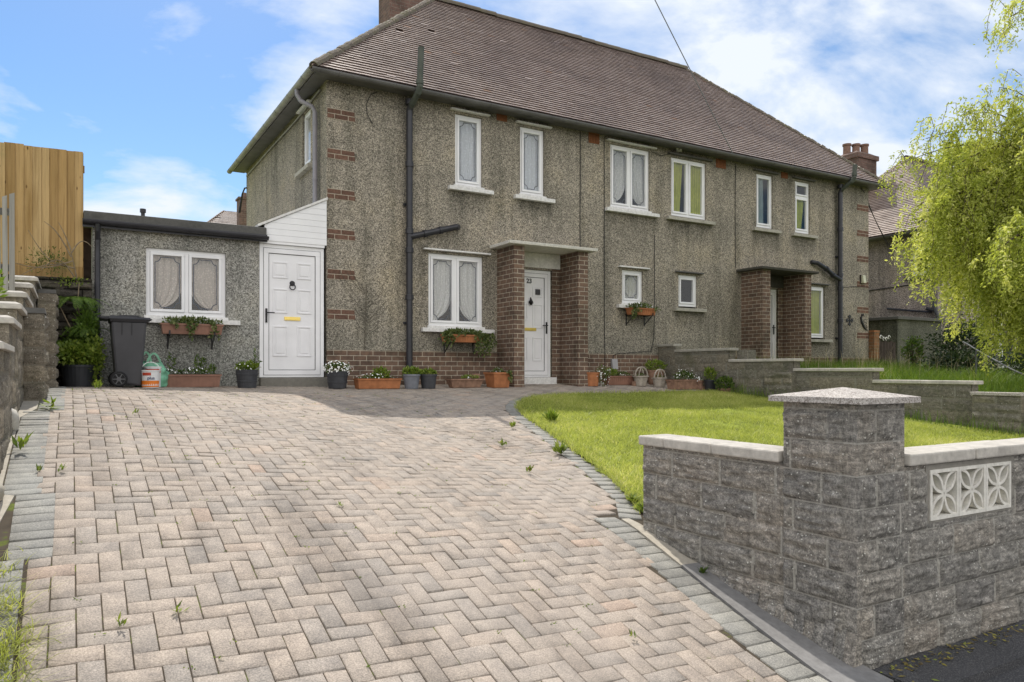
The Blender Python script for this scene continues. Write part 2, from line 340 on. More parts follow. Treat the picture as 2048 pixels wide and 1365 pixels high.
def m_lawnsoil():
    m = M_('lawn_soil', 1.0, 0.1)
    n = m.noise(3.2, 6, 0.7)
    m.color(m.ramp(n, [(0.3, (0.085, 0.095, 0.025)), (0.5, (0.20, 0.24, 0.04)), (0.7, (0.29, 0.32, 0.06))]))
    m.bump(m.noise(25, 4), 0.6, 0.02); MAT['lawn_soil'] = m.m
m_lawnsoil()
def m_asphalt():
    m = M_('asphalt', 0.9, 0.3)
    n = m.noise(120, 3, 0.75); v = m.vor(110)
    c = m.ramp(n, [(0.3, (0.03, 0.03, 0.033)), (0.5, (0.062, 0.062, 0.066)), (0.62, (0.11, 0.108, 0.108)), (0.75, (0.19, 0.185, 0.18))])
    c = m.mix(1.0, c, m.ramp(m.noise(1.5, 4), [(0.3, (0.85, 0.85, 0.85)), (0.7, (1.15, 1.15, 1.15))]), 'MULTIPLY')
    m.color(c); m.bump(m.math('SUBTRACT', 1.0, v), 0.7, 0.006); MAT['asphalt'] = m.m
m_asphalt()
def m_timber(name, c0, c1, c2, knots=True):
    m = M_(name, 0.8, 0.2)
    c = m.ramp(m.attr('rnd'), [(0, c0), (0.5, c1), (1, c2)])
    g = m.noise(1.0, 6, 0.65, m.mapped((42, 42, 1.3)))
    c = m.mix(1.0, c, m.ramp(g, [(0.3, (0.66, 0.62, 0.58)), (0.5, (1, 1, 1)), (0.75, (1.18, 1.15, 1.12))]), 'MULTIPLY')
    if knots:
        v = m.vor(1.0, m.mapped((9.0, 9.0, 3.6)))
        c = m.mix(m.ramp(v, [(0.05, 0.85), (0.12, 0.0)]), c, (0.075, 0.035, 0.012))
        st = m.noise(1.0, 5, 0.6, m.mapped((4.0, 4.0, 0.6)))
        c = m.mix(m.ramp(st, [(0.5, 0.0), (0.72, 0.6)]), c, (0.22, 0.125, 0.035))
        gr = m.noise(1.3, 4, 0.6)
        c = m.mix(m.ramp(gr, [(0.58, 0.0), (0.72, 0.4)]), c, (0.14, 0.15, 0.05))
    m.color(c); m.bump(g, 0.5, 0.004); MAT[name] = m.m
m_timber('fence_wood', (0.29, 0.185, 0.075), (0.40, 0.26, 0.11), (0.46, 0.325, 0.16))
m_timber('grey_wood', (0.17, 0.16, 0.145), (0.25, 0.24, 0.22), (0.31, 0.30, 0.275), False)

def m_glass():
    m = M_('window_glass')
    g = m.n('ShaderNodeNewGeometry').outputs
    cosi = m.math('ABSOLUTE', m.n('ShaderNodeVectorMath', {0: g['Incoming'], 1: g['Normal']}, operation='DOT_PRODUCT').outputs['Value'])
    f = m.math('ADD', 0.055, m.math('MULTIPLY', m.math('POWER', m.math('SUBTRACT', 1.0, cosi), 4.5), 0.9), True)
    ms = m.n('ShaderNodeMixShader', {0: f, 1: m.n('ShaderNodeBsdfTransparent', {'Color': (0.94, 0.95, 0.945)}).outputs[0], 2: m.n('ShaderNodeBsdfGlossy', {'Color': (1, 1, 1), 'Roughness': 0.015}).outputs[0]})
    m.t.links.new(ms.outputs[0], m.out.inputs['Surface']); MAT['window_glass'] = m.m
m_glass()
def m_lace(name, c, op0, op1, scale=34):
    m = M_(name, 0.9, 0.05)
    v = m.vor(scale, feature='F1'); n = m.noise(scale * 0.45, 3)
    m.color(m.mix(m.ramp(v, [(0.2, 0.0), (0.5, 1.0)]), c, tuple(x * 0.88 for x in c)))
    dif = m.n('ShaderNodeMixShader', {0: 0.35, 1: m.b.outputs[0], 2: m.n('ShaderNodeBsdfTranslucent', {'Color': c}).outputs[0]})
    op = m.ramp(m.math('ADD', v, m.math('MULTIPLY', n, 0.6)), [(0.4, op1), (0.75, op0)])
    ms = m.n('ShaderNodeMixShader', {0: op, 1: m.n('ShaderNodeBsdfTransparent').outputs[0], 2: dif.outputs[0]})
    m.t.links.new(ms.outputs[0], m.out.inputs['Surface']); MAT[name] = m.m
m_lace('lace', (0.90, 0.89, 0.88), 0.84, 1.0)
m_lace('lace_cream', (0.84, 0.75, 0.68), 0.80, 1.0)
m_lace('lace_blue', (0.80, 0.84, 0.92), 0.95, 1.0, 22)
m_lace('curtain_green', (0.52, 0.54, 0.09), 0.97, 1.0, 9)
m_lace('curtain_brown', (0.16, 0.12, 0.08), 1.0, 1.0, 9)
m_lace('curtain_teal', (0.34, 0.42, 0.42), 0.95, 1.0, 9)

# ------------------------------------------------------------------ mesh builder
def origin_of(o):
    v = Vector((0, 0, 0))
    while o is not None: v += o.location; o = o.parent
    return v
class MB:
    def __init__(s): s.v = []; s.f = []; s.r = []; s.k = []; s.mi = []
    def face(s, pts, r=0.5, k=0.0, mi=0):
        i = len(s.v); s.v.extend(tuple(map(float, p)) for p in pts); s.f.append(tuple(range(i, i + len(pts)))); s.r.append(r); s.k.append(k); s.mi.append(mi)
    def hexa(s, P, r=0.5, k=0.0, mi=0):   # P: 8 corners, bottom ring 0-3 ccw, top ring 4-7
        i = len(s.v); s.v.extend(tuple(map(float, p)) for p in P)
        for q in ((3, 2, 1, 0), (4, 5, 6, 7), (0, 1, 5, 4), (1, 2, 6, 5), (2, 3, 7, 6), (3, 0, 4, 7)):
            s.f.append(tuple(i + a for a in q)); s.r.append(r); s.k.append(k); s.mi.append(mi)
        return s
    def box(s, x0, x1, y0, y1, z0, z1, r=0.5, k=0.0, mi=0):
        return s.hexa([(x0, y0, z0), (x1, y0, z0), (x1, y1, z0), (x0, y1, z0), (x0, y0, z1), (x1, y0, z1), (x1, y1, z1), (x0, y1, z1)], r, k, mi)
    def frustum(s, b, t, z0, z1, r=0.5, mi=0):   # b,t = (x0,x1,y0,y1)
        return s.hexa([(b[0], b[2], z0), (b[1], b[2], z0), (b[1], b[3], z0), (b[0], b[3], z0), (t[0], t[2], z1), (t[1], t[2], z1), (t[1], t[3], z1), (t[0], t[3], z1)], r, 0, mi)
    def bar(s, a, b, w, h, up=(0, 0, 1), r=0.5, mi=0):
        a = Vector(a); b = Vector(b); d = (b - a).normalized(); u = Vector(up)
        x = d.cross(u).normalized() * w / 2; y = x.normalized().cross(d) * h / 2
        return s.hexa([a - x - y, a + x - y, b + x - y, b - x - y, a - x + y, a + x + y, b + x + y, b - x + y], r, 0, mi)
    def tube(s, path, rad, seg=8, r=0.5, mi=0, cap=True):
        P = [Vector(p) for p in path]; n = len(P)
        rads = [rad] * n if not hasattr(rad, '__len__') else rad
        i0 = len(s.v); ref = None
        for i, p in enumerate(P):
            d = (P[min(i + 1, n - 1)] - P[max(i - 1, 0)]).normalized()
            if ref is None: ref = Vector((0, 0, 1)) if abs(d.z) < .9 else Vector((1, 0, 0))
            x = d.cross(ref).normalized(); y = x.cross(d); ref = y
            for j in range(seg):
                a = 2 * math.pi * j / seg; q = p + (x * math.cos(a) + y * math.sin(a)) * rads[i]; s.v.append(tuple(q))
        for i in range(n - 1):
            for j in range(seg):
                a = i0 + i * seg + j; b = i0 + i * seg + (j + 1) % seg
                s.f.append((a, b, b + seg, a + seg)); s.r.append(r); s.k.append(0); s.mi.append(mi)
        if cap:
            for q in (tuple(range(i0 + seg - 1, i0 - 1, -1)), tuple(range(i0 + (n - 1) * seg, i0 + n * seg))):
                s.f.append(q); s.r.append(r); s.k.append(0); s.mi.append(mi)
        return s
    def lathe(s, prof, c, seg=24, r=0.5, mi=0, axis='z'):
        i0 = len(s.v); n = len(prof)
        for (rr, h) in prof:
            for j in range(seg):
                a = 2 * math.pi * j / seg; u, v = rr * math.cos(a), rr * math.sin(a)
                s.v.append((c[0] + u, c[1] + v, c[2] + h) if axis == 'z' else (c[0] + u, c[1] + h, c[2] + v))
        for i in range(n - 1):
            for j in range(seg):
                a = i0 + i * seg + j; b = i0 + i * seg + (j + 1) % seg
                s.f.append((a, b, b + seg, a + seg) if axis == 'z' else (a, a + seg, b + seg, b)); s.r.append(r); s.k.append(0); s.mi.append(mi)
        return s
    def build(s, name, mats, parent=None, smooth=False, bevel=0.0):
        if not isinstance(mats, (list, tuple)): mats = [mats]
        v = np.array(s.v, dtype=np.float32).reshape(-1, 3); loc = None
        if parent is not None: o0 = np.array(origin_of(parent), dtype=np.float32)
        else:
            o0 = np.array([(v[:, 0].min() + v[:, 0].max()) / 2, (v[:, 1].min() + v[:, 1].max()) / 2, v[:, 2].min()], dtype=np.float32); loc = o0
        me = bpy.data.meshes.new(name); me.from_pydata((v - o0).tolist(), [], s.f)
        finish(me, mats, np.array(s.r, np.float32), np.array(s.k, np.float32), np.array(s.mi, np.int32), o0, smooth)
        ob = bpy.data.objects.new(name, me); COL.objects.link(ob)
        if parent is not None: ob.parent = parent
        else: ob.location = [float(a) for a in loc]
        if bevel:
            md = ob.modifiers.new("bevel", 'BEVEL'); md.width = bevel; md.segments = 2; md.limit_method = 'ANGLE'; md.angle_limit = R(40)
        return ob
def finish(me, mats, r, k, mi, o0, smooth):
    for m in mats: me.materials.append(MAT[m])
    nf = len(me.polygons)
    if len(mats) > 1: me.polygons.foreach_set('material_index', mi)
    a = me.attributes.new('rnd', 'FLOAT', 'FACE'); a.data.foreach_set('value', r)
    a = me.attributes.new('kind', 'FLOAT', 'FACE'); a.data.foreach_set('value', k)
    if smooth: me.polygons.foreach_set('use_smooth', np.ones(nf, bool))
    nl = len(me.loops); vi = np.empty(nl, np.int32); me.loops.foreach_get('vertex_index', vi)
    co = np.empty(len(me.vertices) * 3, np.float32); me.vertices.foreach_get('co', co); co = co.reshape(-1, 3) + o0
    nm = np.empty(nf * 3, np.float32); me.polygons.foreach_get('normal', nm); nm = np.abs(nm.reshape(-1, 3))
    lt = np.empty(nf, np.int32); me.polygons.foreach_get('loop_total', lt)
    ax = np.repeat(np.argmax(nm, axis=1), lt); c = co[vi]
    uv = np.where((ax == 0)[:, None], c[:, [1, 2]], np.where((ax == 1)[:, None], c[:, [0, 2]], c[:, [0, 1]]))
    l = me.uv_layers.new(name='UVMap'); l.data.foreach_set('uv', uv.astype(np.float32).ravel())
    me.update()
def arr_mesh(name, V, F, mat, parent=None, rnd=None, kind=None, smooth=False, mats=None, mi=None):
    """V (n,3) world coords, F (m,3|4) indices"""
    V = np.asarray(V, np.float32); F = np.asarray(F, np.int32); m, w = F.shape
    o0 = np.array(origin_of(parent), np.float32) if parent is not None else np.array([(V[:, 0].min() + V[:, 0].max()) / 2, (V[:, 1].min() + V[:, 1].max()) / 2, V[:, 2].min()], np.float32)
    me = bpy.data.meshes.new(name); me.vertices.add(len(V)); me.vertices.foreach_set('co', (V - o0).ravel())
    me.loops.add(m * w); me.loops.foreach_set('vertex_index', F.ravel()); me.polygons.add(m)
    me.polygons.foreach_set('loop_start', np.arange(0, m * w, w, dtype=np.int32)); me.polygons.foreach_set('loop_total', np.full(m, w, np.int32))
    me.update(calc_edges=True)
    finish(me, mats or [mat], np.full(m, .5, np.float32) if rnd is None else np.asarray(rnd, np.float32), np.zeros(m, np.float32) if kind is None else np.asarray(kind, np.float32), mi, o0, smooth)
    ob = bpy.data.objects.new(name, me); COL.objects.link(ob)
    if parent is not None: ob.parent = parent
    else: ob.location = [float(a) for a in o0]
    return ob
def tag(o, label, cat, group=None, kind=None):
    if label: o['label'] = label
    if cat: o['category'] = cat
    if group: o['group'] = group
    if kind: o['kind'] = kind
    return o
def thing(name, label, cat, loc=(0, 0, 0), group=None):
    o = bpy.data.objects.new(name, None); COL.objects.link(o); o.location = loc; o.empty_display_size = 0.2
    return tag(o, label, cat, group)
def struct(o, kind='structure'): o['kind'] = kind; return o

# ------------------------------------------------------------------ noise (numpy)
def _hash(ix, iy, iz, seed):
    h = (ix.astype(np.int64) * 374761393 + iy.astype(np.int64) * 668265263 + iz.astype(np.int64) * 2147483647 + seed * 1274126177) & 0xffffffff
    h = ((h ^ (h >> 13)) * 1274126177) & 0xffffffff
    return ((h ^ (h >> 16)) & 0xffff) / 65535.0
def vnoise(x, y, z=0.0, seed=0):
    x = np.asarray(x, float); y = np.asarray(y, float); z = np.zeros_like(x) + z
    xi, yi, zi = np.floor(x), np.floor(y), np.floor(z); fx, fy, fz = x - xi, y - yi, z - zi
    fx, fy, fz = (t * t * (3 - 2 * t) for t in (fx, fy, fz)); out = 0
    for a in (0, 1):
        for b in (0, 1):
            for c in (0, 1):
                w = (fx if a else 1 - fx) * (fy if b else 1 - fy) * (fz if c else 1 - fz)
                out = out + w * _hash(xi + a, yi + b, zi + c, seed)
    return out
def fbm(x, y, z=0.0, o=4, seed=0, g=0.5):
    s = 0; a = 1; t = 0
    for i in range(o):
        s = s + a * vnoise(x * 2 ** i, y * 2 ** i, np.asarray(z) * 2 ** i, seed + i * 17); t += a; a *= g
    return s / t

# ------------------------------------------------------------------ terrain heights (house frame, metres, 0 = ground at the house corner)
LP = np.array([(-14, -1.33), (-10.35, -1.31), (-9.13, -.95), (-7.45, -.50), (-6.4, -.30), (-5.76, -.2), (-5, -.09), (-3.66, .02), (-2, .035), (0, .03)])
RP = np.array([(-14, -1.36), (-10.35, -1.34), (-10, -1.30), (-9.5, -1.18), (-9.1, -1.08), (-8.3, -.87), (-7.26, -.72), (-5.43, -.45), (-3.5, -.22), (-2, -.1), (-.7, -.05), (0, 0)])
FP = np.array([(-14, -1.4), (-10, -.85), (-7, -.58), (-4.66, -.39), (-3.25, -.27), (-2.44, -.2), (-1, -.08), (0, 0)])
def zg(x, y):
    x = np.asarray(x, float); y = np.asarray(y, float)
    l = np.interp(y, LP[:, 0], LP[:, 1]); r = np.interp(y, RP[:, 0], RP[:, 1]); f = np.interp(y, FP[:, 0], FP[:, 1])
    t = np.clip((x + 3.7) / 3.5, 0, 1); q = np.clip((x + .2) / 7.5, 0, 1)
    return np.where(x < -.2, l + (r - l) * t, r + (f - r) * q)
def zleft(y): return np.interp(y, [-10.4, -8.4, -6.0, -4.4, -2.5, -.3, 0], [-1.2, .15, .42, .72, 1.0, 1.47, 1.5])
def zright(y): return np.interp(y, [-10, -7, -5, -2.5, 0], [-.95, -.16, .02, .2, .34])

def in_poly(px, py, poly):
    px = np.asarray(px); py = np.asarray(py); c = np.zeros(px.shape, bool); n = len(poly)
    for i in range(n):
        x0, y0 = poly[i]; x1, y1 = poly[(i + 1) % n]
        if y0 == y1: continue
        k = ((y0 > py) != (y1 > py)) & (px < (x1 - x0) * (py - y0) / (y1 - y0) + x0); c ^= k
    return c

# ------------------------------------------------------------------ leaves and blades
def leaf_quads(P, D, N, L, W):
    """diamond leaves: base points P, direction D, side N, lengths L, widths W"""
    n = len(P); D = D / np.linalg.norm(D, axis=1, keepdims=True)
    S = np.cross(D, N); S /= (np.linalg.norm(S, axis=1, keepdims=True) + 1e-9)
    L = np.broadcast_to(np.asarray(L, float), (n,))[:, None]; W = np.broadcast_to(np.asarray(W, float), (n,))[:, None]
    V = np.stack([P, P + D * L * .45 + S * W * .5, P + D * L, P + D * L * .45 - S * W * .5], 1).reshape(-1, 3)
    return V, np.arange(4 * n).reshape(n, 4)
def rdir(n): 
    d = rng.normal(size=(n, 3)); return d / np.linalg.norm(d, axis=1, keepdims=True)
def foliage(name, mat, parent, c, rad, n, L=0.05, W=0.03, up=0.5, shell=0.6, clump=True):
    c = np.array(c, float); rad = np.array(rad, float)
    d = rdir(n); rr = (shell + (1 - shell) * rng.random(n)) * rng.random(n) ** (0.15)
    k = 0.75 + 0.5 * fbm(d[:, 0] * 2.5 + c[0], d[:, 1] * 2.5 + c[1], d[:, 2] * 2.5, 3, 5)
    P = c + d * rad * (rr * k)[:, None]
    D = d * .8 + rdir(n) * .7 + np.array([0, 0, up])
    V, F = leaf_quads(P, D, rdir(n), L * (0.6 + .8 * rng.random(n)), W * (0.6 + .8 * rng.random(n)))
    return arr_mesh(name, V, F, mat, parent, rnd=np.clip(rng.normal(.5, .22, n) + (k - 1) * .5, 0, 1))
def petals(name, parent, c, rad, n, s=0.022, mat='petal_white'):
    """small white flowers, each a part of its own (the ones past 100 on one plant are one 'stuff' part)"""
    c = np.array(c, float); d = rdir(n); P = c + d * np.array(rad) * (0.75 + .35 * rng.random(n))[:, None]
    A = rng.random(n) * 6.28; rest = MB()
    for i in range(n):
        u = Vector(d[i]) + Vector((0, -.5, .3)); u.normalize(); x = u.orthogonal().normalized(); y = u.cross(x)
        m = MB() if i < 100 else rest; q = s * (.42 + .26 * random.random())
        m.face([Vector(P[i]) + (x * math.cos(A[i] + j * .6283) + y * math.sin(A[i] + j * .6283)) * q * (1 if j % 2 else .62) for j in range(10)])
        if i < 100: m.build('flower', mat, parent)
    if rest.f: rest.build('small_flowers', mat, parent)['kind'] = 'stuff'
def blades(P, H, Wd, lean=0.5):
    """grass blades as 2-segment strips; P base points"""
    n = len(P); a = rng.random(n) * 6.283; s = np.stack([np.cos(a), np.sin(a), np.zeros(n)], 1)
    b = rng.random(n) * 6.283; l = np.stack([np.cos(b), np.sin(b), np.zeros(n)], 1) * (lean * rng.random(n) * H)[:, None]
    up = np.array([0, 0, 1.0]) * H[:, None]; w = s * (Wd / 2)[:, None]
    V = np.stack([P - w, P + w, P + up * .6 + l * .35 + w * .7, P + up * .6 + l * .35 - w * .7, P + up + l + w * .08, P + up + l - w * .08], 1).reshape(-1, 3)
    i = np.arange(n)[:, None] * 6
    F = np.concatenate([i + [0, 1, 2, 3], i + [3, 2, 4, 5]], 0); return V, F

# ------------------------------------------------------------------ rough coursed block face, displaced grid
def block_face(O, u, n, length, z0, ztop, ch, bl, res=0.014, rough=0.02, seed=0, margins=(), holes=(), floor=None, fine=1.0, phase=0.0):
    """grid of a split-face block wall; u along, n outward; margins: s-ranges dressed smooth; returns V,F,rnd,kind"""
    ns = int(length / res) + 1; nz = int((ztop - z0) / res) + 1
    s = np.linspace(0, length, ns); z = np.linspace(z0, ztop, nz); S, Z = np.meshgrid(s, z)
    row = np.floor((Z - z0) / ch); off = (row % 2) * bl * .5 + phase + 0.18 * bl * _hash(row, row * 0, row * 0, seed + 3)
    col = np.floor((S + off) / bl); fs = (S + off) - col * bl; fz = (Z - z0) - row * ch
    d = np.minimum(np.minimum(fs, bl - fs), np.minimum(fz, ch - fz))
    wob = (fbm(S * 9, Z * 9, 0, 3, seed + 9) - .5) * .008
    joint = np.clip(1 - (d + wob) / 0.008, 0, 1) > .35
    t = np.clip((d + wob - .006) / .028, 0, 1); t = t * t * (3 - 2 * t)
    hb = _hash(row, col, row * 0, seed)
    ridge = fbm(S * 4.5 + hb * 30 + 2.2 * Z, Z * 24 + hb * 17, 0, 5, seed + 1, .6)
    ridge2 = 1 - np.abs(fbm(S * 6 + hb * 11 - 1.5 * Z, Z * 30, 0, 4, seed + 2, .58) * 2 - 1)
    disp = t * (rough * .45 + rough * 1.5 * (ridge - .4) + rough * .8 * (ridge2 - .75)) - joint * .006 + (fbm(S * 40, Z * 40, 0, 2, seed + 5) - .5) * .004
    for a, b in margins:
        m_ = (S >= a) & (S <= b); disp = np.where(m_, (fbm(S * 12, Z * 12, 0, 4, seed + 6) - .5) * .010 - joint * .003, disp)
    e = np.clip(np.minimum(S, length - S) / .02, 0, 1)
    for (a, b, c, dd) in holes:
        q = np.maximum(np.maximum(a - S, S - b), np.maximum(c - Z, Z - dd)); e = np.minimum(e, np.clip((q - .012) / .05, 0, 1))
    disp = disp * e
    P = np.array(O)[None, None, :] + S[..., None] * np.array(u) + disp[..., None] * np.array(n); P[..., 2] = Z + P[..., 2] * 0
    idx = np.arange(ns * nz).reshape(nz, ns); F = np.stack([idx[:-1, :-1], idx[:-1, 1:], idx[1:, 1:], idx[1:, :-1]], -1).reshape(-1, 4)
    cs = ((S[:-1, :-1] + S[1:, 1:]) / 2).ravel(); cz = ((Z[:-1, :-1] + Z[1:, 1:]) / 2).ravel()
    keep = np.ones(len(F), bool)
    for (a, b, c, dd) in holes: keep &= ~((cs > a) & (cs < b) & (cz > c) & (cz < dd))
    if floor is not None: keep &= cz > floor(cs) - .05
    return P.reshape(-1, 3), F[keep], hb[:-1, :-1].ravel()[keep], joint[:-1, :-1].ravel()[keep].astype(float)
def cat_arrays(parts):
    V = []; F = []; Rr = []; K = []; o = 0
    for v, f, r, k in parts:
        V.append(v); F.append(np.asarray(f) + o); Rr.append(r); K.append(k); o += len(v)
    return np.concatenate(V), np.concatenate(F), np.concatenate(Rr), np.concatenate(K)
def coping_run(mb, O, u, side, s0, s1, width, z0, th, piece=0.5, pitch=0.02):
    """coping stones along u from s0 to s1; side = direction of the wall's thickness; each stone slightly different"""
    O = Vector(O); u = Vector(u); w = Vector(side); s = s0
    while s < s1 - .02:
        e = min(s1, s + piece * random.uniform(.85, 1.15))
        if s1 - e < .12: e = s1
        j = random.uniform(-.004, .004); a = O + u * (s + .003); b = O + u * (e - .003); zz = z0 + random.uniform(-.003, .003)
        P = []
        for q in (a, b, b + w * width, a + w * width): P.append((q.x + w.x * j, q.y + w.y * j, zz))
        for i, q in enumerate((a, b, b + w * width, a + w * width)): P.append((q.x + w.x * j, q.y + w.y * j, zz + th))
        mb.hexa(P, r=random.random()); s = e

# ================================================================== SETTING: terrain, street, drive, lawn
def build_ground():
    xs = np.unique(np.concatenate([np.linspace(-300, -12, 14), np.linspace(-12, -4.3, 12), [-4.46, -4.42, -4.19, -4.10], np.linspace(-4.05, 7.38, 40), [7.395, 7.44], np.linspace(7.6, 20, 26), np.linspace(22, 300, 14)]))
    ys = np.unique(np.concatenate([np.linspace(-300, -16, 10), np.linspace(-15, -10.45, 8), [-10.30, -9.9, -9.87, -9.85, -7.05, -7.01], np.linspace(-9.8, 0.4, 46), np.linspace(1, 8, 8), np.linspace(12, 300, 12)]))
    X, Y = np.meshgrid(xs, ys); Yc = np.clip(Y, -14, 0)
    Z = zg(np.clip(X, -4.1, 7.39), Yc) - .06
    Z = np.where((X < np.where(Y > -7.03, -4.15, -4.44)) & (Y > -10.31), zleft(Yc), Z)
    Z = np.where((X > 7.42) & (Y > -9.95), zright(np.clip(Y, -10, 0)), Z)
    Z = np.where((Y < -10.31) | ((Y < -9.86) & (X > -.15)), -1.46, Z)
    V = np.stack([X, Y, Z], -1).reshape(-1, 3); nx = len(xs); idx = np.arange(V.shape[0]).reshape(len(ys), nx)
    F = np.stack([idx[:-1, :-1], idx[:-1, 1:], idx[1:, 1:], idx[1:, :-1]], -1).reshape(-1, 4)
    return struct(arr_mesh('ground', V, F, 'lawn_soil', smooth=True))
build_ground()
mb = MB(); mb.face([(-300, -300, -1.372), (300, -300, -1.40), (300, -10.32, -1.40), (60, -10.32, -1.38), (1.0, -10.30, -1.338), (-300, -10.30, -1.318)])
struct(mb.build('street_pavement', 'asphalt'))
# asphalt laid right up to the front wall
mb = MB(); mb.hexa([(-.10, -10.32, -1.6), (40, -10.32, -1.6), (40, -9.95, -1.6), (-.10, -9.95, -1.6), (-.10, -10.32, -1.324), (40, -10.32, -1.335), (40, -9.95, -1.33), (-.10, -9.95, -1.319)])
struct(mb.build('wall_foot_pavement', 'asphalt'))

# ---- block paved drive
INNER = [(-.27, -8.14), (0.02, -7.72), (0.28, -6.96), (0.58, -5.93), (0.8, -5.19), (0.98, -4.6), (1.12, -4.2), (1.3, -3.75), (1.52, -3.4), (1.85, -2.95), (2.3, -2.5), (2.75, -2.27), (3.5, -2.05), (5.29, -1.93), (7.3, -1.9)]
LAWN = []
for i_ in range(len(INNER) - 1):
    a_, b_ = INNER[i_], INNER[i_ + 1]; d_ = math.atan2(b_[1] - a_[1], b_[0] - a_[0]); m_ = ((a_[0] + b_[0]) / 2, (a_[1] + b_[1]) / 2)
    LAWN.append((m_[0] + math.sin(d_) * .178, m_[1] - math.cos(d_) * .178) if m_[0] < 3.2 else (m_[0], m_[1] - .13))
LAWN = [(0.03, -8.26)] + LAWN + [(7.36, INNER[-1][1] - .13)]
def lb_in(y): return -3.75 if y > -5.0 else (-3.85 if y > -7.3 else (-3.78 if y > -8.1 else -3.90))
STRIP = [(-.255, -8.10), (-.30, -8.45), (-.345, -8.82), (-.40, -9.18), (-.44, -9.51), (-.475, -9.88), (-.50, -10.15)]   # outer line of the grey border
def strip_x(y): return np.interp(y, [p[1] for p in STRIP[::-1]], [p[0] for p in STRIP[::-1]])
def paver_box(mb, cx, cy, hx, hy, ang, rnd, gap=.0028, proud=0.0):
    c, s_ = math.cos(ang), math.sin(ang); hx -= gap; hy -= gap; b = .0032
    tilt = random.gauss(0, .0016); tilt2 = random.gauss(0, .0016); dz = random.gauss(0, .0012) + proud
    ring = []
    for ex, dep in ((0, -.06), (0, -b * 1.1), (b, 0)):
        for sx, sy in ((-1, -1), (1, -1), (1, 1), (-1, 1)):
            u, v = sx * (hx - ex), sy * (hy - ex); x = cx + u * c - v * s_; y = cy + u * s_ + v * c
            ring.append((x, y, 0.0, dep + dz + tilt * sx + tilt2 * sy))
    return ring
def build_pavers(name, items, mat):
    R_ = []; rr = []
    for it in items: R_.append(paver_box(None, *it)); rr.append(it[5])
    A = np.array(R_)
    V = np.stack([A[..., 0], A[..., 1], zg(A[..., 0], A[..., 1]) + A[..., 3]], -1)
    n = len(items); base = (np.arange(n) * 12)[:, None]; F = []
    for k in (0, 4):
        for j in range(4): F.append(base + [k + j, k + (j + 1) % 4, k + 4 + (j + 1) % 4, k + 4 + j])
    F.append(base + [8, 9, 10, 11])
    return arr_mesh(name, V.reshape(-1, 3), np.concatenate(F), mat, rnd=np.tile(np.array(rr), 9))
pave_poly = [(-4.2, .2), (-4.2, -10.18)] + [(-.65, -10.18)] + [(strip_x(y) - .2, y) for y in np.linspace(-10.1, -8.15, 12)] + INNER[1:] + [(7.3, .2)]
items = []; U = 0.1
cells = {}
ix = np.arange(-44, 76); iy = np.arange(-104, 3)
GX, GY = np.meshgrid(ix, iy); CXs = (GX + .5) * U + .012; CYs = (GY + .5) * U
ins = in_poly(CXs, CYs, pave_poly)
lbi = np.vectorize(lb_in)(CYs); ins &= CXs > lbi - .0
ok = {}
for a, b, c in zip(GX.ravel(), GY.ravel(), ins.ravel()):
    if c: ok[(int(a), int(b))] = 1
def prnd(x, y):
    return float(np.clip(random.gauss(.46, .20) + .10 * (fbm(np.array(x * .6), np.array(y * .6), 0, 2, 3) - .5) * 2, 0, 1))
for (a, b) in list(ok):
    s = (a - b) % 4
    if s in (0, 3):
        o = (a + 1, b) if s == 0 else (a, b + 1); cx, cy = (a + .5) * U + .012, (b + .5) * U; full = o in ok
        if full:
            hx, hy = (.1, .05) if s == 0 else (.05, .1); cx += .05 if s == 0 else 0; cy += .05 if s == 3 else 0
        else: hx = hy = .05
        items.append((cx, cy, hx, hy, 0.0, prnd(cx, cy)))
    else:
        o = (a - 1, b) if s == 1 else (a, b - 1)
        if o not in ok:
            cx, cy = (a + .5) * U + .012, (b + .5) * U; items.append((cx, cy, .05, .05, 0.0, prnd(cx, cy)))
struct(build_pavers('driveway', items, 'paver'))
gi = []
y = -.05
while y > -9.3:                                  # left soldier course, stepped
    xi = lb_in(y); gi.append((xi - .1, y, .1, .05, 0.0, random.random(), .0035, .002))
    y -= .1
y = -8.12
while y > -10.0:                                 # right soldier course along the wall foot
    a = math.atan2(.04, .36) * .9; x = float(strip_x(y)); gi.append((x - .10, y, .10, .05, a * .15, random.random(), .0035, .003)); y -= .1
x = -.6
for rowy in (-10.07, -10.27):
    x = -4.1
    while x < -.42: gi.append((x, rowy, .05, .1, 0.0, random.random(), .0035, .003)); x += .1
# curved course along the lawn: bricks laid lengthways round the bend
pts = []
for (a, b) in zip(INNER[:-1], INNER[1:]):
    n = max(1, int(math.dist(a, b) / .02))
    for i in range(n): pts.append((a[0] + (b[0] - a[0]) * i / n, a[1] + (b[1] - a[1]) * i / n))
acc = 0; last = pts[0]
for p in pts[1:]:
    acc += math.dist(p, last)
    if acc > .104:
        acc = 0; d = math.atan2(p[1] - last[1], p[0] - last[0])
        if p[0] < 3.4:
            nx, ny = math.sin(d), -math.cos(d); gi.append((p[0] + nx * .085, p[1] + ny * .085, .05, .088, d, random.random(), .004, .003))
        else:
            gi.append((p[0] + .0, p[1] - .06, .05, .06, d, random.random(), .004, .003))
    last = p
struct(build_pavers('paving_border', gi, 'paver_grey'))
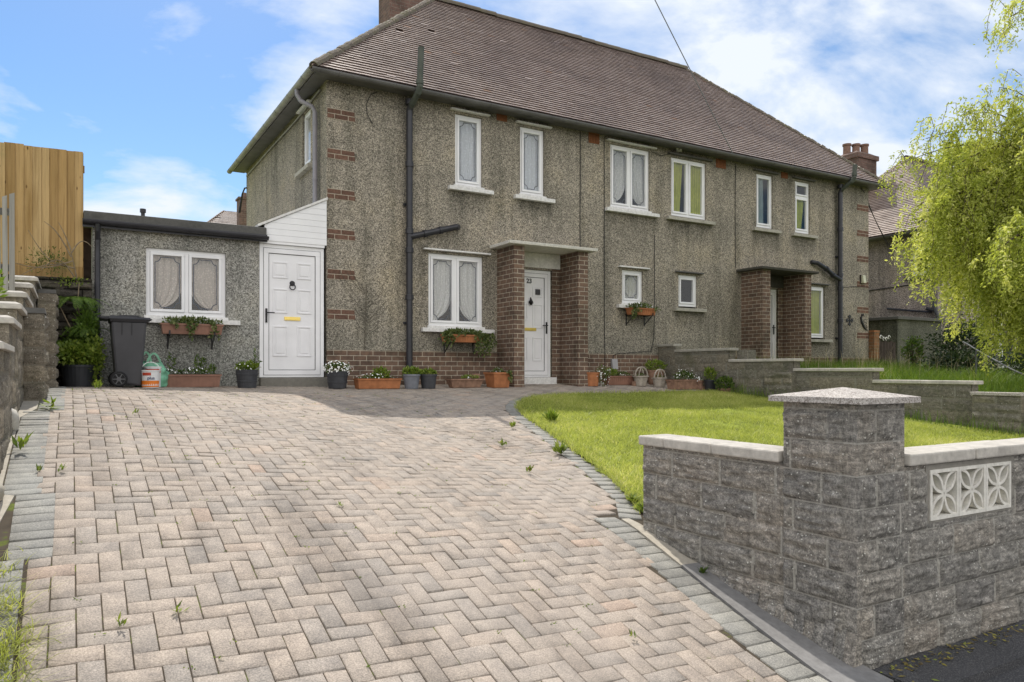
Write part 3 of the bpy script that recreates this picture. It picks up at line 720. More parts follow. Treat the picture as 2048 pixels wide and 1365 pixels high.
# sand bed with moss in the joints
gx = np.linspace(-4.12, 7.3, 116); gy = np.linspace(-10.38, .0, 106); X, Y = np.meshgrid(gx, gy)
V = np.stack([X, Y, zg(X, Y) - .0085], -1).reshape(-1, 3); idx = np.arange(len(V)).reshape(len(gy), len(gx))
F = np.stack([idx[:-1, :-1], idx[:-1, 1:], idx[1:, 1:], idx[1:, :-1]], -1).reshape(-1, 4); cc = V[F].mean(1)
poly = [(-4.2, .2), (-4.2, -10.6), (-.2, -10.6), (-.2, -8.3)] + LAWN + [(7.4, .2)]
struct(arr_mesh('sand_bed', V, F[in_poly(cc[:, 0], cc[:, 1], poly)], 'joint_sand', smooth=True))

# pale concrete strip on the left and kerb strip at the wall foot
def ribbon(name, L, Rr, mat, h0=.004, thick=.12):
    mb = MB(); hz = [(float(zg(a[0], a[1])) + h0, float(zg(b[0], b[1])) + h0) for a, b in zip(L, Rr)]
    for i in range(len(L) - 1):
        a, b, c, d = L[i], Rr[i], Rr[i + 1], L[i + 1]; z = hz[i], hz[i + 1]
        mb.hexa([(a[0], a[1], z[0][0] - thick), (b[0], b[1], z[0][1] - thick), (c[0], c[1], z[1][1] - thick), (d[0], d[1], z[1][0] - thick), (a[0], a[1], z[0][0]), (b[0], b[1], z[0][1]), (c[0], c[1], z[1][1]), (d[0], d[1], z[1][0])], r=random.random())
    return struct(mb.build(name, mat))
ys_ = [-.1, -1.2, -2.3, -3.6, -4.9, -5.3, -6.3, -7.28, -7.32, -8.2, -9.4, -10.2]
ribbon('concrete_edging', [(-4.12 if y > -7.3 else -4.40, y) for y in ys_], [(lb_in(y) - .204, y) for y in ys_], 'strip_pale', .006)
yy = np.linspace(-8.14, -10.18, 18)
kL = [(float(strip_x(y)) + .006, y) for y in yy]; kR = [(-.185 if y > -9.85 else -.17, y) for y in yy]
ribbon('kerb_strip', kL[:7], kR[:7], 'strip_pale', .010)
ribbon('kerb_edging', kL[6:], kR[6:], 'kerb_grey', .014)
mb = MB(); mb.hexa([(-4.1, -10.52, -1.5), (-.16, -10.52, -1.5), (-.12, -10.39, -1.5), (-4.1, -10.39, -1.5), (-4.1, -10.50, -1.315), (-.17, -10.50, -1.318), (-.14, -10.385, -1.312), (-4.1, -10.385, -1.31)])
struct(mb.build('drive_kerb', 'kerb_grey', bevel=.012))

# ---- lawn
def lawn_poly(): return LAWN + [(7.29, -2.04), (7.29, -9.78), (0.03, -9.78), (0.03, -8.3)]
lp = lawn_poly()
gx = np.linspace(0, 7.35, 75); gy = np.linspace(-9.85, -1.95, 80); X, Y = np.meshgrid(gx, gy)
Z = zg(X, Y) + .012 + (fbm(X * 2.2, Y * 2.2, 0, 3, 21) - .5) * .05
V = np.stack([X, Y, Z], -1).reshape(-1, 3); idx = np.arange(len(V)).reshape(len(gy), len(gx))
F = np.stack([idx[:-1, :-1], idx[:-1, 1:], idx[1:, 1:], idx[1:, :-1]], -1).reshape(-1, 4); cc = V[F].mean(1)
struct(arr_mesh('lawn_ground', V, F[in_poly(cc[:, 0], cc[:, 1], lp)], 'lawn_soil', smooth=True))
def grass(name, mat, n, poly, box, zf, hmin, hmax, w, lean, patch=1.0, label=None, parent=None):
    x = rng.uniform(box[0], box[1], n); y = rng.uniform(box[2], box[3], n); k = in_poly(x, y, poly); x, y = x[k], y[k]
    d = fbm(x * 1.1, y * 1.1, 0, 4, 31); keep = rng.random(len(x)) < np.clip(1.1 - patch * np.clip(.47 - d, 0, 1) * 5, .15, 1); x, y, d = x[keep], y[keep], d[keep]
    H = (hmin + (hmax - hmin) * rng.random(len(x)) ** 1.6) * (.75 + .6 * d); P = np.stack([x, y, zf(x, y)], -1)
    V, F = blades(P, H, np.full(len(x), w) * (0.7 + .6 * rng.random(len(x))), lean)
    r = np.clip(rng.normal(.42, .2, len(x)) + (d - .5) * 1.1, 0, 1)
    o = arr_mesh(name, V, F, mat, parent, rnd=np.concatenate([r, r])); o['kind'] = 'stuff'
    if label: tag(o, label, 'grass')
    return o
zl = lambda x, y: zg(x, y) + .008 + (fbm(x * 2.2, y * 2.2, 0, 3, 21) - .5) * .05
grass('lawn_grass', 'grass_blade', 250000, lp, (0, 7.3, -9.8, -2.0), zl, .018, .052, .0065, 1.7, 1.3, 'short mown green grass of the front lawn')
px_, py_ = [], []
for (a, b) in zip(LAWN[:-1], LAWN[1:]):
    n = int(math.dist(a, b) * 260)
    for i in range(n): t = random.random(); px_.append(a[0] + (b[0] - a[0]) * t + random.gauss(-.005, .022)); py_.append(a[1] + (b[1] - a[1]) * t + random.gauss(.005, .022))
px_, py_ = np.array(px_), np.array(py_); P = np.stack([px_, py_, zg(px_, py_) + .004], -1); V, F = blades(P, rng.uniform(.025, .085, len(P)), np.full(len(P), .006), 1.8); r_ = np.clip(rng.normal(.45, .2, len(P)), 0, 1)
tag(arr_mesh('ragged_edge_grass', V, F, 'grass_blade', None, rnd=np.concatenate([r_, r_])), 'ragged grass overhanging the curved edge of the lawn', 'grass', None, 'stuff')
grass('lawn_edge_grass', 'grass_tall', 2600, [(6.75, -9.7), (7.28, -9.7), (7.28, -2.1), (6.95, -2.1)], (6.7, 7.3, -9.7, -2.1), zl, .08, .26, .007, .7, .4, 'longer rough grass along the foot of the stepped boundary wall')
# neighbour's long grass on the bank
bank = [(7.55, -9.9), (7.55, -.3), (18.0, -.3), (18.0, -9.9)]
zr = lambda x, y: zright(y) - .01
grass('bank_grass', 'grass_tall', 46000, bank, (7.5, 15, -9.9, -.3), zr, .06, .30, .009, 1.1, 1.6, "tall unmown grass on the bank behind the stepped wall")
grass('grass_seed_heads', 'seed_head', 260, [(7.8, -4.6), (7.8, -.4), (14.0, -.4), (14, -4.6)], (7.8, 14, -4.6, -.4), zr, .40, .62, .006, .35, 0, 'thin pale seed heads above the tall bank grass')

# ================================================================== THE HOUSE
HW, HD, EZ = 14.68, 6.64, 5.15
house = thing('semi_detached_house', 'pair of semi-detached pebbledashed houses under one hipped tile roof, brick porches in front', 'house', (7.34, 0, 0))
def axis_map(axis):
    if axis == 'y': return lambda s, d, z: (s, d, z)
    return lambda s, d, z: (d, s, z)
class Local:
    """box helper in (along, depth, z) space of a facade"""
    def __init__(s, axis='y', base=0.0): s.m = MB(); s.f = axis_map(axis); s.b = base
    def box(s, s0, s1, d0, d1, z0, z1, r=.5, mi=0):
        f, b = s.f, s.b
        s.m.hexa([f(s0, b + d0, z0), f(s1, b + d0, z0), f(s1, b + d1, z0), f(s0, b + d1, z0), f(s0, b + d0, z1), f(s1, b + d0, z1), f(s1, b + d1, z1), f(s0, b + d1, z1)], r, 0, mi); return s
    def strip(s, pts, d, w):
        for (a, b) in zip(pts[:-1], pts[1:]):
            dx, dz = b[0] - a[0], b[1] - a[1]; l = math.hypot(dx, dz); nx, nz = -dz / l * w / 2, dx / l * w / 2
            s.m.face([s.f(a[0] - nx, s.b + d, a[1] - nz), s.f(b[0] - nx, s.b + d, b[1] - nz), s.f(b[0] + nx, s.b + d, b[1] + nz), s.f(a[0] + nx, s.b + d, a[1] + nz)])
def wall_with_openings(mb, axis, base, s0, s1, z0, z1, ops, reveal):
    f = axis_map(axis); S = sorted({s0, s1, *[a for o in ops for a in o[:2]]}); Z = sorted({z0, z1, *[a for o in ops for a in o[2:4]]})
    for i in range(len(S) - 1):
        for j in range(len(Z) - 1):
            c = ((S[i] + S[i + 1]) / 2, (Z[j] + Z[j + 1]) / 2)
            if any(o[0] < c[0] < o[1] and o[2] < c[1] < o[3] for o in ops): continue
            mb.face([f(S[i], base, Z[j]), f(S[i + 1], base, Z[j]), f(S[i + 1], base, Z[j + 1]), f(S[i], base, Z[j + 1])])
    for a, b, c, d in ops:
        for q in ([(a, c), (a, d)], [(b, c), (b, d)], [(a, c), (b, c)], [(a, d), (b, d)]):
            (p, r_), (t, u) = q; mb.face([f(p, base, r_), f(t, base, u), f(t, base + reveal, u), f(p, base + reveal, r_)])
def curtain(parent, axis, base, s0, s1, z0, z1, style, mat):
    f = axis_map(axis); nx, nz = 60, 24; V = []; cr_ = random.Random(int(s0 * 977) + int(z0 * 91)); p1, p2, t0, w0, fr = cr_.uniform(0, 6), cr_.uniform(0, 6), cr_.uniform(.30, .45), cr_.uniform(.6, .78), cr_.uniform(24, 33)
    for j in range(nz + 1):
        t = j / nz; z = z1 + (z0 - z1) * t
        if style == 'net': a, b = 0, 1
        elif style in ('swagL', 'swagR'):
            k = 1 - math.sqrt(max(0, 1 - max(0, (t - t0) / (.93 - t0)) ** 2)) if t < .93 else 1; w_ = 1 - w0 * min(1, k); a, b = (0, w_) if style == 'swagL' else (1 - w_, 1)
        elif style == 'left': a, b = 0, .86 - .25 * t
        elif style == 'right': a, b = .2, 1
        elif style == 'half': a, b = 0, .62
        if style in ('swagL', 'swagR') and t > .93: a, b = (0, .34) if style == 'swagL' else (.66, 1)
        for i in range(nx + 1):
            q = i / nx; s = s0 + (s1 - s0) * (a + (b - a) * q)
            d = .012 * math.sin(q * fr + t * 1.4 + p1) + .005 * math.sin(q * fr * 2.3 + p2)
            V.append(f(s, base + d, z))
    idx = np.arange(len(V)).reshape(nz + 1, nx + 1)
    F = np.stack([idx[:-1, :-1], idx[:-1, 1:], idx[1:, 1:], idx[1:, :-1]], -1).reshape(-1, 4)
    return arr_mesh('curtain', V, F, mat, parent, smooth=True)
def window(parent, s0, s1, z0, z1, n=1, lead=True, styles=('net',), cmat='lace', sill='white_paint', hood='white_paint', vent=False, axis='y', base=0.0, sill_ext=(.15, .2), label=None, wood=False):
    sg = 1 if base >= 0 else 1
    fr = Local(axis, base); w = .058; d0, d1 = .045, .115
    fr.box(s0, s1, d0, d1, z0, z0 + w); fr.box(s0, s1, d0, d1, z1 - w, z1); fr.box(s0, s0 + w, d0, d1, z0 + w, z1 - w); fr.box(s1 - w, s1, d0, d1, z0 + w, z1 - w)
    edges = [s0 + w] + [s0 + (s1 - s0) * i / n for i in range(1, n)] + [s1 - w]
    bars = []; mw = .03
    for e in edges[1:-1]: fr.box(e - mw, e + mw, d0, d1, z0 + w, z1 - w)
    bays = []
    for i in range(n): bays.append((edges[i] + (mw if i else 0), edges[i + 1] - (mw if i < n - 1 else 0), z0 + w, z1 - w))
    if vent:
        zt = z1 - .38; fr.box(bays[0][0], bays[0][1], d0, d1, zt - .03, zt + .03); b = bays[0]; bays = [(b[0], b[1], b[2], zt - .03), (b[0], b[1], zt + .03, b[3])]
    sw = .042
    for a, b, c, d in bays:       # opening sashes, a little proud
        fr.box(a + .002, b - .002, d0 - .018, d0 + .045, c + .002, c + sw); fr.box(a + .002, b - .002, d0 - .018, d0 + .045, d - sw, d - .002)
        fr.box(a + .002, a + sw, d0 - .018, d0 + .045, c + sw, d - sw); fr.box(b - sw, b - .002, d0 - .018, d0 + .045, c + sw, d - sw)
    wo_ = fr.m.build('window', 'upvc', parent, bevel=.004)
    if label: wo_['label'] = label
    pn = Local(axis, base)
    for a, b, c, d in bays: pn.m.face([pn.f(a + sw - .004, base + .058, c + sw - .004), pn.f(b - sw + .004, base + .058, c + sw - .004), pn.f(b - sw + .004, base + .058, d - sw + .004), pn.f(a + sw - .004, base + .058, d - sw + .004)])
    pn.m.build('pane', 'window_glass', wo_)
    if lead:
        ld_ = Local(axis, base)
        for a, b, c, d in bays:
            a, b, c, d = a + sw + .028, b - sw - .028, c + sw + .028, d - sw - .028; q = min(.075, (b - a) * .28); P = []
            for (cx, cz, a0) in ((a, c, 0), (b, c, 90), (b, d, 180), (a, d, 270)):
                arc = [(cx + q * math.cos(R(t_ + a0)), cz + q * math.sin(R(t_ + a0))) for t_ in (90, 72, 54, 36, 18, 0)]; P += arc
            P.append(P[0]); ld_.strip(P, .0555, .013)
        ld_.m.build('lead_line', 'lead', wo_)
    for i, (a, b, c, d) in enumerate(bays):
        st = styles[i % len(styles)]
        if st: curtain(wo_, axis, base + .10, a + .0, b - .0, c, d, st, cmat if isinstance(cmat, str) else cmat[i % len(cmat)])
    sl = Local(axis, base)
    if sill == 'white_paint': sl.box(s0 - .03, s1 + .03, -.035, .05, z0 - .045, z0 - .001)
    sl.box(s0 - sill_ext[0], s1 + sill_ext[1], -.095, .05, z0 - .118, z0 - .046); sl.m.build('sill', sill, wo_, bevel=.006)
    if hood:
        h = Local(axis, base); h.box(s0 - .11, s1 + .13, -.085, -.001, z1 + .042, z1 + .070); h.m.build('hood', hood, wo_, bevel=.003)
    return wo_
OPS = dict(w1=(2.40, 2.97, 3.69, 5.0), w2=(3.80, 4.36, 3.69, 5.0), w3=(6.00, 7.07, 3.69, 5.0), w4=(7.68, 8.74, 3.69, 4.97), w5=(10.37, 10.95, 3.70, 4.97), w6=(11.745, 12.31, 3.70, 4.97),
           l1=(1.866, 2.983, 1.073, 2.39), l2=(6.306, 6.879, 1.694, 2.39), l3=(7.896, 8.467, 1.694, 2.39), l4=(11.75, 12.88, 1.10, 2.395))
ops = [(a, b, c - .05, d) for a, b, c, d in OPS.values()]
DOOR1 = (3.60, 4.535, .10, 2.24); DOOR2 = (10.20, 11.12, .40, 2.24)
mb = MB(); wall_with_openings(mb, 'y', 0.0, 0, HW, -.4, EZ + .25, ops + [(*DOOR1[:2], DOOR1[2], DOOR1[3]), DOOR2], .16)
SIDE = (.97, 1.52, 3.98, 5.0)
wall_with_openings(mb, 'x', 0.0, 0, HD, -.4, EZ + .25, [SIDE], .16)
mb.face([(HW, 0, -.4), (HW, HD, -.4), (HW, HD, EZ + .25), (HW, 0, EZ + .25)]); mb.face([(0, HD, -.4), (HW, HD, -.4), (HW, HD, EZ + .25), (0, HD, EZ + .25)])
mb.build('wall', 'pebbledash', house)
mb = MB(); mb.box(.2, HW - .2, .3, HD - .2, 2.55, 2.7); mb.box(.2, HW - .2, .3, HD - .2, -.3, .0); mb.box(7.2, 7.5, .25, HD - .2, 0.02, 2.52); mb.box(7.2, 7.5, .25, HD - .2, 2.72, 5.1)
mb.face([(.2, 3.2, 0.02), (7.1, 3.2, .02), (7.1, 3.2, 5.1), (.2, 3.2, 5.1)]); mb.face([(7.6, 3.2, 0.02), (14.5, 3.2, .02), (14.5, 3.2, 5.1), (7.6, 3.2, 5.1)])
mb.build('interior_floor', 'interior', house)
window(house, *OPS['w1'], 1, True, ('net',), 'lace_blue', label='narrow upstairs window with leaded border and patterned net, nearest the left soil pipe')
window(house, *OPS['w2'], 1, True, ('net',), 'lace_blue')
window(house, *OPS['w3'], 2, True, ('swagL', 'swagR'), 'lace')
window(house, *OPS['w4'], 2, False, ('left', 'right'), 'curtain_green', sill='sill_grime', hood='slab_grime', label='upstairs double window with lime green curtains')
window(house, *OPS['w5'], 1, False, ('half',), 'curtain_teal', sill='sill_grime', hood='slab_grime')
window(house, *OPS['w6'], 1, False, ('left', None), 'curtain_green', sill='sill_grime', hood='slab_grime', vent=True)
window(house, *OPS['l1'], 2, True, ('swagL', 'swagR'), 'lace')
window(house, *OPS['l2'], 1, True, ('net',), 'lace')
window(house, *OPS['l3'], 1, False, (None,), 'lace', sill='sill_grime', hood='slab_grime')
window(house, *OPS['l4'], 2, False, ('left', 'right'), ('curtain_brown', 'curtain_green'), sill='sill_grime', hood='slab_grime')
window(house, *SIDE, 1, False, ('net',), 'lace', axis='x', sill='sill_grime', label='small side window high on the gable side wall')
# brick plinth, proud of the render
mb = MB()
for a, b in ((0.0, 3.285), (4.96, 9.86), (11.545, HW + .008)): mb.box(a, b, -.014, .02, -.4, .607)
for a, b, zt in ((3.512, 3.60, 2.27), (4.535, 4.718, 2.27), (10.12, 10.20, 2.27), (11.12, 11.30, 2.27)): mb.box(a, b, -.010, .02, -.3, zt)
mb.build('plinth', 'porch_brick', house)
# quoins: small brick panels let into the corners
def quoin(x0, z, mirror=False):
    mb = MB(); sgn = -1 if mirror else 1
    for row, lens in enumerate(((.115, .225, .115), (.228, .228))):
        s = 0.0
        for l in lens:
            a, b = x0 + sgn * s, x0 + sgn * (s + l); mb.box(min(a, b), max(a, b), -.011, .02, z + row * .085, z + row * .085 + .073, r=random.random()); s += l + .012
    q_ = mb.build('quoin', 'quoin_brick', house, bevel=.003); mm_ = MB(); a, b = x0 + sgn * .004, x0 + sgn * .464; mm_.box(min(a, b), max(a, b), -.0065, .02, z - .009, z + .168); mm_.build('mortar', 'quoin_mortar', q_)
for i in range(6):
    z = 4.513 - i * .677
    quoin(.016, z); quoin(HW - .016, z - .01, True)
# eaves
mb = MB(); mb.box(-.25, HW + .25, -.25, -.001, EZ - .01, EZ + .005); mb.box(-.25, -.001, 0, HD + .25, EZ - .01, EZ + .005); mb.box(HW + .001, HW + .25, 0, HD + .25, EZ - .01, EZ + .005)
mb.box(-.265, HW + .265, -.265, -.251, EZ - .012, EZ + .06); mb.box(-.265, -.251, -.25, HD + .25, EZ - .012, EZ + .06); mb.box(HW + .251, HW + .265, -.25, HD + .25, EZ - .012, EZ + .06)
mb.build('soffit', 'gutter_dark', house)
def half_gutter(mb, a, b, rad, side):
    a, b = Vector(a), Vector(b); w = Vector(side); n = 8; ring = []
    for k in range(n + 1):
        t = math.pi * k / n; ring.append(w * (-math.cos(t) * rad) + Vector((0, 0, -math.sin(t) * rad)))
    for k in range(n): mb.face([a + ring[k], a + ring[k + 1], b + ring[k + 1], b + ring[k]])
    for k in range(n): mb.face([a + ring[k] * .9, b + ring[k] * .9, b + ring[k + 1] * .9, a + ring[k + 1] * .9])
    d = (b - a); L = d.length; d.normalize(); s = .45
    while s < L:
        p = a + d * s; r2 = [q * 1.10 for q in ring]
        for k in range(n): mb.face([p + r2[k], p + r2[k + 1], p + r2[k + 1] + d * .035, p + r2[k] + d * .035])
        s += .95
mb = MB(); half_gutter(mb, (-.35, -.335, EZ + .015), (HW + .35, -.335, EZ + .015), .064, (0, -1, 0)); mb.build('gutter', 'gutter_dark', house)
mb = MB(); half_gutter(mb, (-.335, -.35, EZ + .015), (-.335, HD + .35, EZ + .015), .062, (-1, 0, 0)); g = mb.build('gutter', 'gutter_grey', house); g['label'] = 'grey gutter along the side eaves'
# roof slopes from separate tiles
RZ = 8.78; RX0, RX1 = 3.45, 11.2; RY = HD / 2
def tiled_slope(mb, O, u, w, n, Ls, smin, smax, H, g=.104, tw=.165, seed=1):
    rs = random.Random(seed); O, u, w, n = map(Vector, (O, u, w, n)); i = 0; h = 0.0
    while h < H - .02:
        a, b = smin(h / H), smax(h / H); off = (i % 2) * tw / 2 + rs.uniform(-.004, .004); s = math.floor((a - off) / tw) * tw + off
        sag = .006 * math.sin(i * .9)
        while s < b:
            s0, s1 = max(a, s + .0015), min(b, s + tw - .0015)
            if s1 - s0 > .02 and rs.random() > .0012:
                h1 = min(H, h + g + .03); lift = .031 + rs.gauss(0, .0012); slip = rs.gauss(0, .0008) if rs.random() > .005 else rs.uniform(-.035, -.015)
                A = O + u * s0 + w * (h + slip); B = O + u * s1 + w * (h + slip); C = O + u * s1 + w * h1; D = O + u * s0 + w * h1; t = .024
                tl = rs.gauss(0, .0007)
                mb.hexa([A + n * (lift - t + tl), B + n * (lift - t - tl), C + n * (.004 - t), D + n * (.004 - t), A + n * (lift + tl), B + n * (lift - tl), C + n * .004, D + n * .004], r=min(.99, max(0, rs.gauss(.5, .17))) if rs.random() > .004 else 1.0); mb.k[-4] = 1.0  # front edge face takes the painted shade colour
            s += tw
        h += g; i += 1
e = .32; ez = EZ + .05
run = RY + e; rise = RZ - ez; Hs = math.hypot(run, rise); wy = run / Hs; wz = rise / Hs
mb = MB(); L = HW + 2 * e
tiled_slope(mb, (-e, -e, ez), (1, 0, 0), (0, wy, wz), (0, -wz, wy), L, lambda t: (RX0 + e) * t, lambda t: L - (HW + e - RX1) * t, Hs, seed=3)
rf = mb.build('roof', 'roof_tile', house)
runL = RX0 + e; HL = math.hypot(runL, rise); wl, wzl = runL / HL, rise / HL; LD = HD + 2 * e
mb = MB(); tiled_slope(mb, (-e, HD + e, ez), (0, -1, 0), (wl, 0, wzl), (-wzl, 0, wl), LD, lambda t: (RY + e) * t, lambda t: LD - (RY + e) * t, HL, seed=4)
runR = HW + e - RX1; HR = math.hypot(runR, rise); wr, wzr = runR / HR, rise / HR
tiled_slope(mb, (HW + e, -e, ez), (0, 1, 0), (-wr, 0, wzr), (wzr, 0, wr), LD, lambda t: (RY + e) * t, lambda t: LD - (RY + e) * t, HR, seed=5)
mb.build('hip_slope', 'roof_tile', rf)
mb = MB(); d = -.03
A, B, C, D = (-e, -e, ez + d), (HW + e, -e, ez + d), (HW + e, HD + e, ez + d), (-e, HD + e, ez + d); E_, F_ = (RX0, RY, RZ + d), (RX1, RY, RZ + d)
for q in ([A, B, F_, E_], [C, D, E_, F_], [D, A, E_], [B, C, F_], [A, D, C, B]): mb.face(q, r=.3)
mb.build('roof_deck', 'roof_tile', rf)
# ridge and hip tiles
def ridge_line(mb, a, b, rad=.10, piece=.42, seg=7, arc=R(100), drop=.03):
    a, b = Vector(a), Vector(b); d = (b - a); L = d.length; d.normalize(); x = d.cross(Vector((0, 0, 1))).normalized(); y = x.cross(d); s = 0
    while s < L - .05:
        e_ = min(L, s + piece); p0, p1 = a + d * (s + .004), a + d * (e_ + .012); r0, r1 = rad * random.uniform(.97, 1.03), rad * random.uniform(1.03, 1.10); j = random.uniform(-.006, .012); rr = random.random()
        ring = lambda p, r_: [p + x * math.sin(t) * r_ + y * (math.cos(t) * r_ - drop + j) for t in np.linspace(-arc, arc, seg)]
        q0, q1, i0, i1 = ring(p0, r0), ring(p1, r1), ring(p0, r0 - .02), ring(p1, r1 - .02)
        for k in range(seg - 1):
            mb.face([q0[k], q0[k + 1], q1[k + 1], q1[k]], r=rr); mb.face([q1[k], q1[k + 1], i1[k + 1], i1[k]], r=rr); mb.face([q0[k], i0[k], i0[k + 1], q0[k + 1]], r=rr)
        s += piece
mb = MB(); ridge_line(mb, (RX0 - .05, RY, RZ + .02), (RX1 + .05, RY, RZ + .02)); mb.build('ridge_tile', 'ridge_tile', rf)
mb = MB()
for a, b in (((-e, -e, ez + .03), (RX0, RY, RZ + .02)), ((HW + e, -e, ez + .03), (RX1, RY, RZ + .02))): ridge_line(mb, a, b, .085, .104, 6, R(85), .05)
mb.build('hip_tile', 'ridge_tile', rf)
ch = MB(); ch.box(2.97, 3.93, 4.75, 5.5, 7.0, 9.72); ch.box(2.92, 3.98, 4.70, 5.55, 9.72, 9.9); ch.build('chimney', 'chimney_brick', rf)

# porches
def porch(x0, x1, x2, x3, c0, c1, zb, cmat, depth=.634, ct=2.62):
    for a, b in ((x0, x1), (x2, x3)):
        mb = MB(); mb.box(a, b, -depth, .0, zb - .4, ct - .055); mb.build('porch_pillar', 'porch_brick', house)
    mb = MB(); mb.frustum((c0, c1, -.75, .0), (c0 - .012, c1 + .012, -.765, .0), ct - .055, ct); mb.build('porch_canopy', cmat, house, bevel=.008)
porch(3.286, 3.511, 4.719, 4.957, 3.13, 5.10, 0, 'canopy_white'); porch(9.86, 10.12, 11.30, 11.54, 9.70, 11.66, .3, 'canopy_dark')
mb = MB(); mb.box(3.515, 4.716, -.03, .02, 2.275, 2.56); mb.build('lintel_panel', 'canopy_white', house)
mb = MB(); mb.box(10.125, 11.295, -.03, .02, 2.275, 2.56); mb.build('lintel_panel', 'canopy_dark', house)
def door_frame(lo, s0, s1, z0, z1, w=.062):
    lo.box(s0, s0 + w, .02, .10, z0, z1); lo.box(s1 - w, s1, .02, .10, z0, z1); lo.box(s0 + w, s1 - w, .02, .10, z1 - w, z1); lo.box(s0 + w, s1 - w, .02, .10, z0, z0 + .035)
def raised_panel(lo, a, b, c, d, y, t=.012):
    w = .022
    lo.box(a, b, y - t, y, c, c + w); lo.box(a, b, y - t, y, d - w, d); lo.box(a, a + w, y - t, y, c + w, d - w); lo.box(b - w, b, y - t, y, c + w, d - w)
    lo.box(a + .05, b - .05, y - t * .7, y, c + .05, d - .05)
def gasket(lo, a, b, c, d, y, w=.010):
    lo.box(a, b, y - .003, y, c, c + w); lo.box(a, b, y - .003, y, d - w, d); lo.box(a, a + w, y - .003, y, c + w, d - w); lo.box(b - w, b, y - .003, y, c + w, d - w)
def door(parent, s0, s1, z0, z1, panels, handle_right, base=0.0, letter=True, label=None, knock='urn'):
    fr = Local('y', base); door_frame(fr, s0, s1, z0, z1); dr = fr.m.build('door', 'upvc', parent, bevel=.004)
    if label: dr['label'] = label
    a, b, c, d = s0 + .066, s1 - .066, z0 + .04, z1 - .066
    lo = Local('y', base); sw = .075
    lo.box(a, b, .012, .075, c, c + sw); lo.box(a, b, .012, .075, d - sw, d); lo.box(a, a + sw, .012, .075, c + sw, d - sw); lo.box(b - sw, b, .012, .075, c + sw, d - sw)
    A, B, C, D = a + sw, b - sw, c + sw, d - sw; lo.box(A, B, .028, .07, C, D)
    for (p, q, r_, s_) in panels: raised_panel(lo, A + (B - A) * p, A + (B - A) * q, C + (D - C) * r_, C + (D - C) * s_, .028)
    lf = lo.m.build('door_leaf', 'door_white', dr, bevel=.003)
    gk = Local('y', base); gasket(gk, A, B, C, D, .026); gasket(gk, a - .006, b + .006, c - .004, d + .006, .0195, .006); gk.m.build('seal', 'gasket', dr)
    hx = (b - sw / 2) if handle_right else (a + sw / 2); hz = c + (d - c) * .47
    h = Local('y', base); h.box(hx - .016, hx + .016, -.006, .012, hz - .12, hz + .11); h.box(hx - .011, hx + .011, -.045, -.006, hz + .03, hz + .052)
    sg = -1 if handle_right else 1; h.box(min(hx, hx + sg * .12), max(hx, hx + sg * .12), -.055, -.040, hz + .031, hz + .049); h.m.build('handle', 'black_iron', dr, bevel=.004)
    cx = (A + B) / 2
    if letter:
        lz = C + (D - C) * .445; l = Local('y', base); l.box(cx - .13, cx + .13, .012, .028, lz - .03, lz + .03); l.box(cx - .105, cx + .105, .007, .012, lz - .018, lz + .018); l.m.build('letterbox', 'brass', dr, bevel=.004)
        kz = C + (D - C) * .735; k = MB(); y0 = base + .026
        if knock == 'ring':
            k.lathe([(0.0, -.03), (.03, -.028), (.042, -.012), (.044, 0)], (cx, y0, kz + .03), 18, axis='y')
            P = [(cx + .045 * math.sin(t), y0 - .022, kz - .03 + .045 * math.cos(t)) for t in np.linspace(0, 2 * math.pi, 20)]; k.tube(P, .008, 6, cap=False)
        else:
            k.tube([(cx, y0 - .01, kz + .09), (cx, y0 - .02, kz + .04), (cx, y0 - .03, kz), (cx, y0 - .02, kz - .06)], [.010, .022, .038, .008], 8); k.tube([(cx - .035, y0 - .02, kz + .02), (cx - .045, y0 - .03, kz - .02), (cx, y0 - .035, kz - .06), (cx + .045, y0 - .03, kz - .02), (cx + .035, y0 - .02, kz + .02)], .008, 6)
        k.build('knocker', 'black_iron', dr)
    return dr, (A, B, C, D)
d1, (A, B, C, D) = door(house, *DOOR1[:2], .13, 2.235, [(.08, .40, .54, .72), (.58, .93, .46, .715), (.08, .40, .11, .36), (.58, .93, .11, .36), (.58, .93, .79, .90)], True, .03, label='white front door with number 23 in the brick porch')
mb = Local('y', .03); zz = C + (D - C) * .845; xx = A + (B - A) * .755; mb.box(xx - .055, xx + .055, .008, .02, zz - .055, zz + .055); mb.m.build('spy_window', 'gasket', d1)
def text_mesh(txt, size, loc, rotx, mat, name, parent, ext=.003, rotz=0):
    cu = bpy.data.curves.new(name, 'FONT'); cu.body = txt; cu.size = size; cu.extrude = ext; cu.align_x = 'CENTER'; cu.align_y = 'CENTER'; cu.offset = size * .018
    t = bpy.data.objects.new(name + '_source', cu); COL.objects.link(t); bpy.context.view_layer.update()
    me = bpy.data.meshes.new_from_object(t.evaluated_get(bpy.context.evaluated_depsgraph_get())); bpy.data.objects.remove(t)
    me.materials.clear(); me.materials.append(MAT[mat]); o = bpy.data.objects.new(name, me); COL.objects.link(o)
    o.parent = parent; o.location = Vector(loc) - origin_of(parent); o.rotation_euler = (rotx, 0, rotz); return o
text_mesh('23', .125, (A + (B - A) * .455, .052, C + (D - C) * .955), R(90), 'black_iron', 'house_number', d1)
door(house, *DOOR2[:2], .42, 2.235, [(.1, .9, .1, .45), (.1, .9, .55, .9)], True, .03, letter=False)
mb = MB(); mb.box(3.54, 4.60, -.09, .05, -.35, .125); mb.build('door_step', 'white_paint', house, bevel=.012)
mb = MB(); mb.box(10.13, 11.29, -.2, .05, .0, .41); mb.build('door_step', 'step_concrete', house)
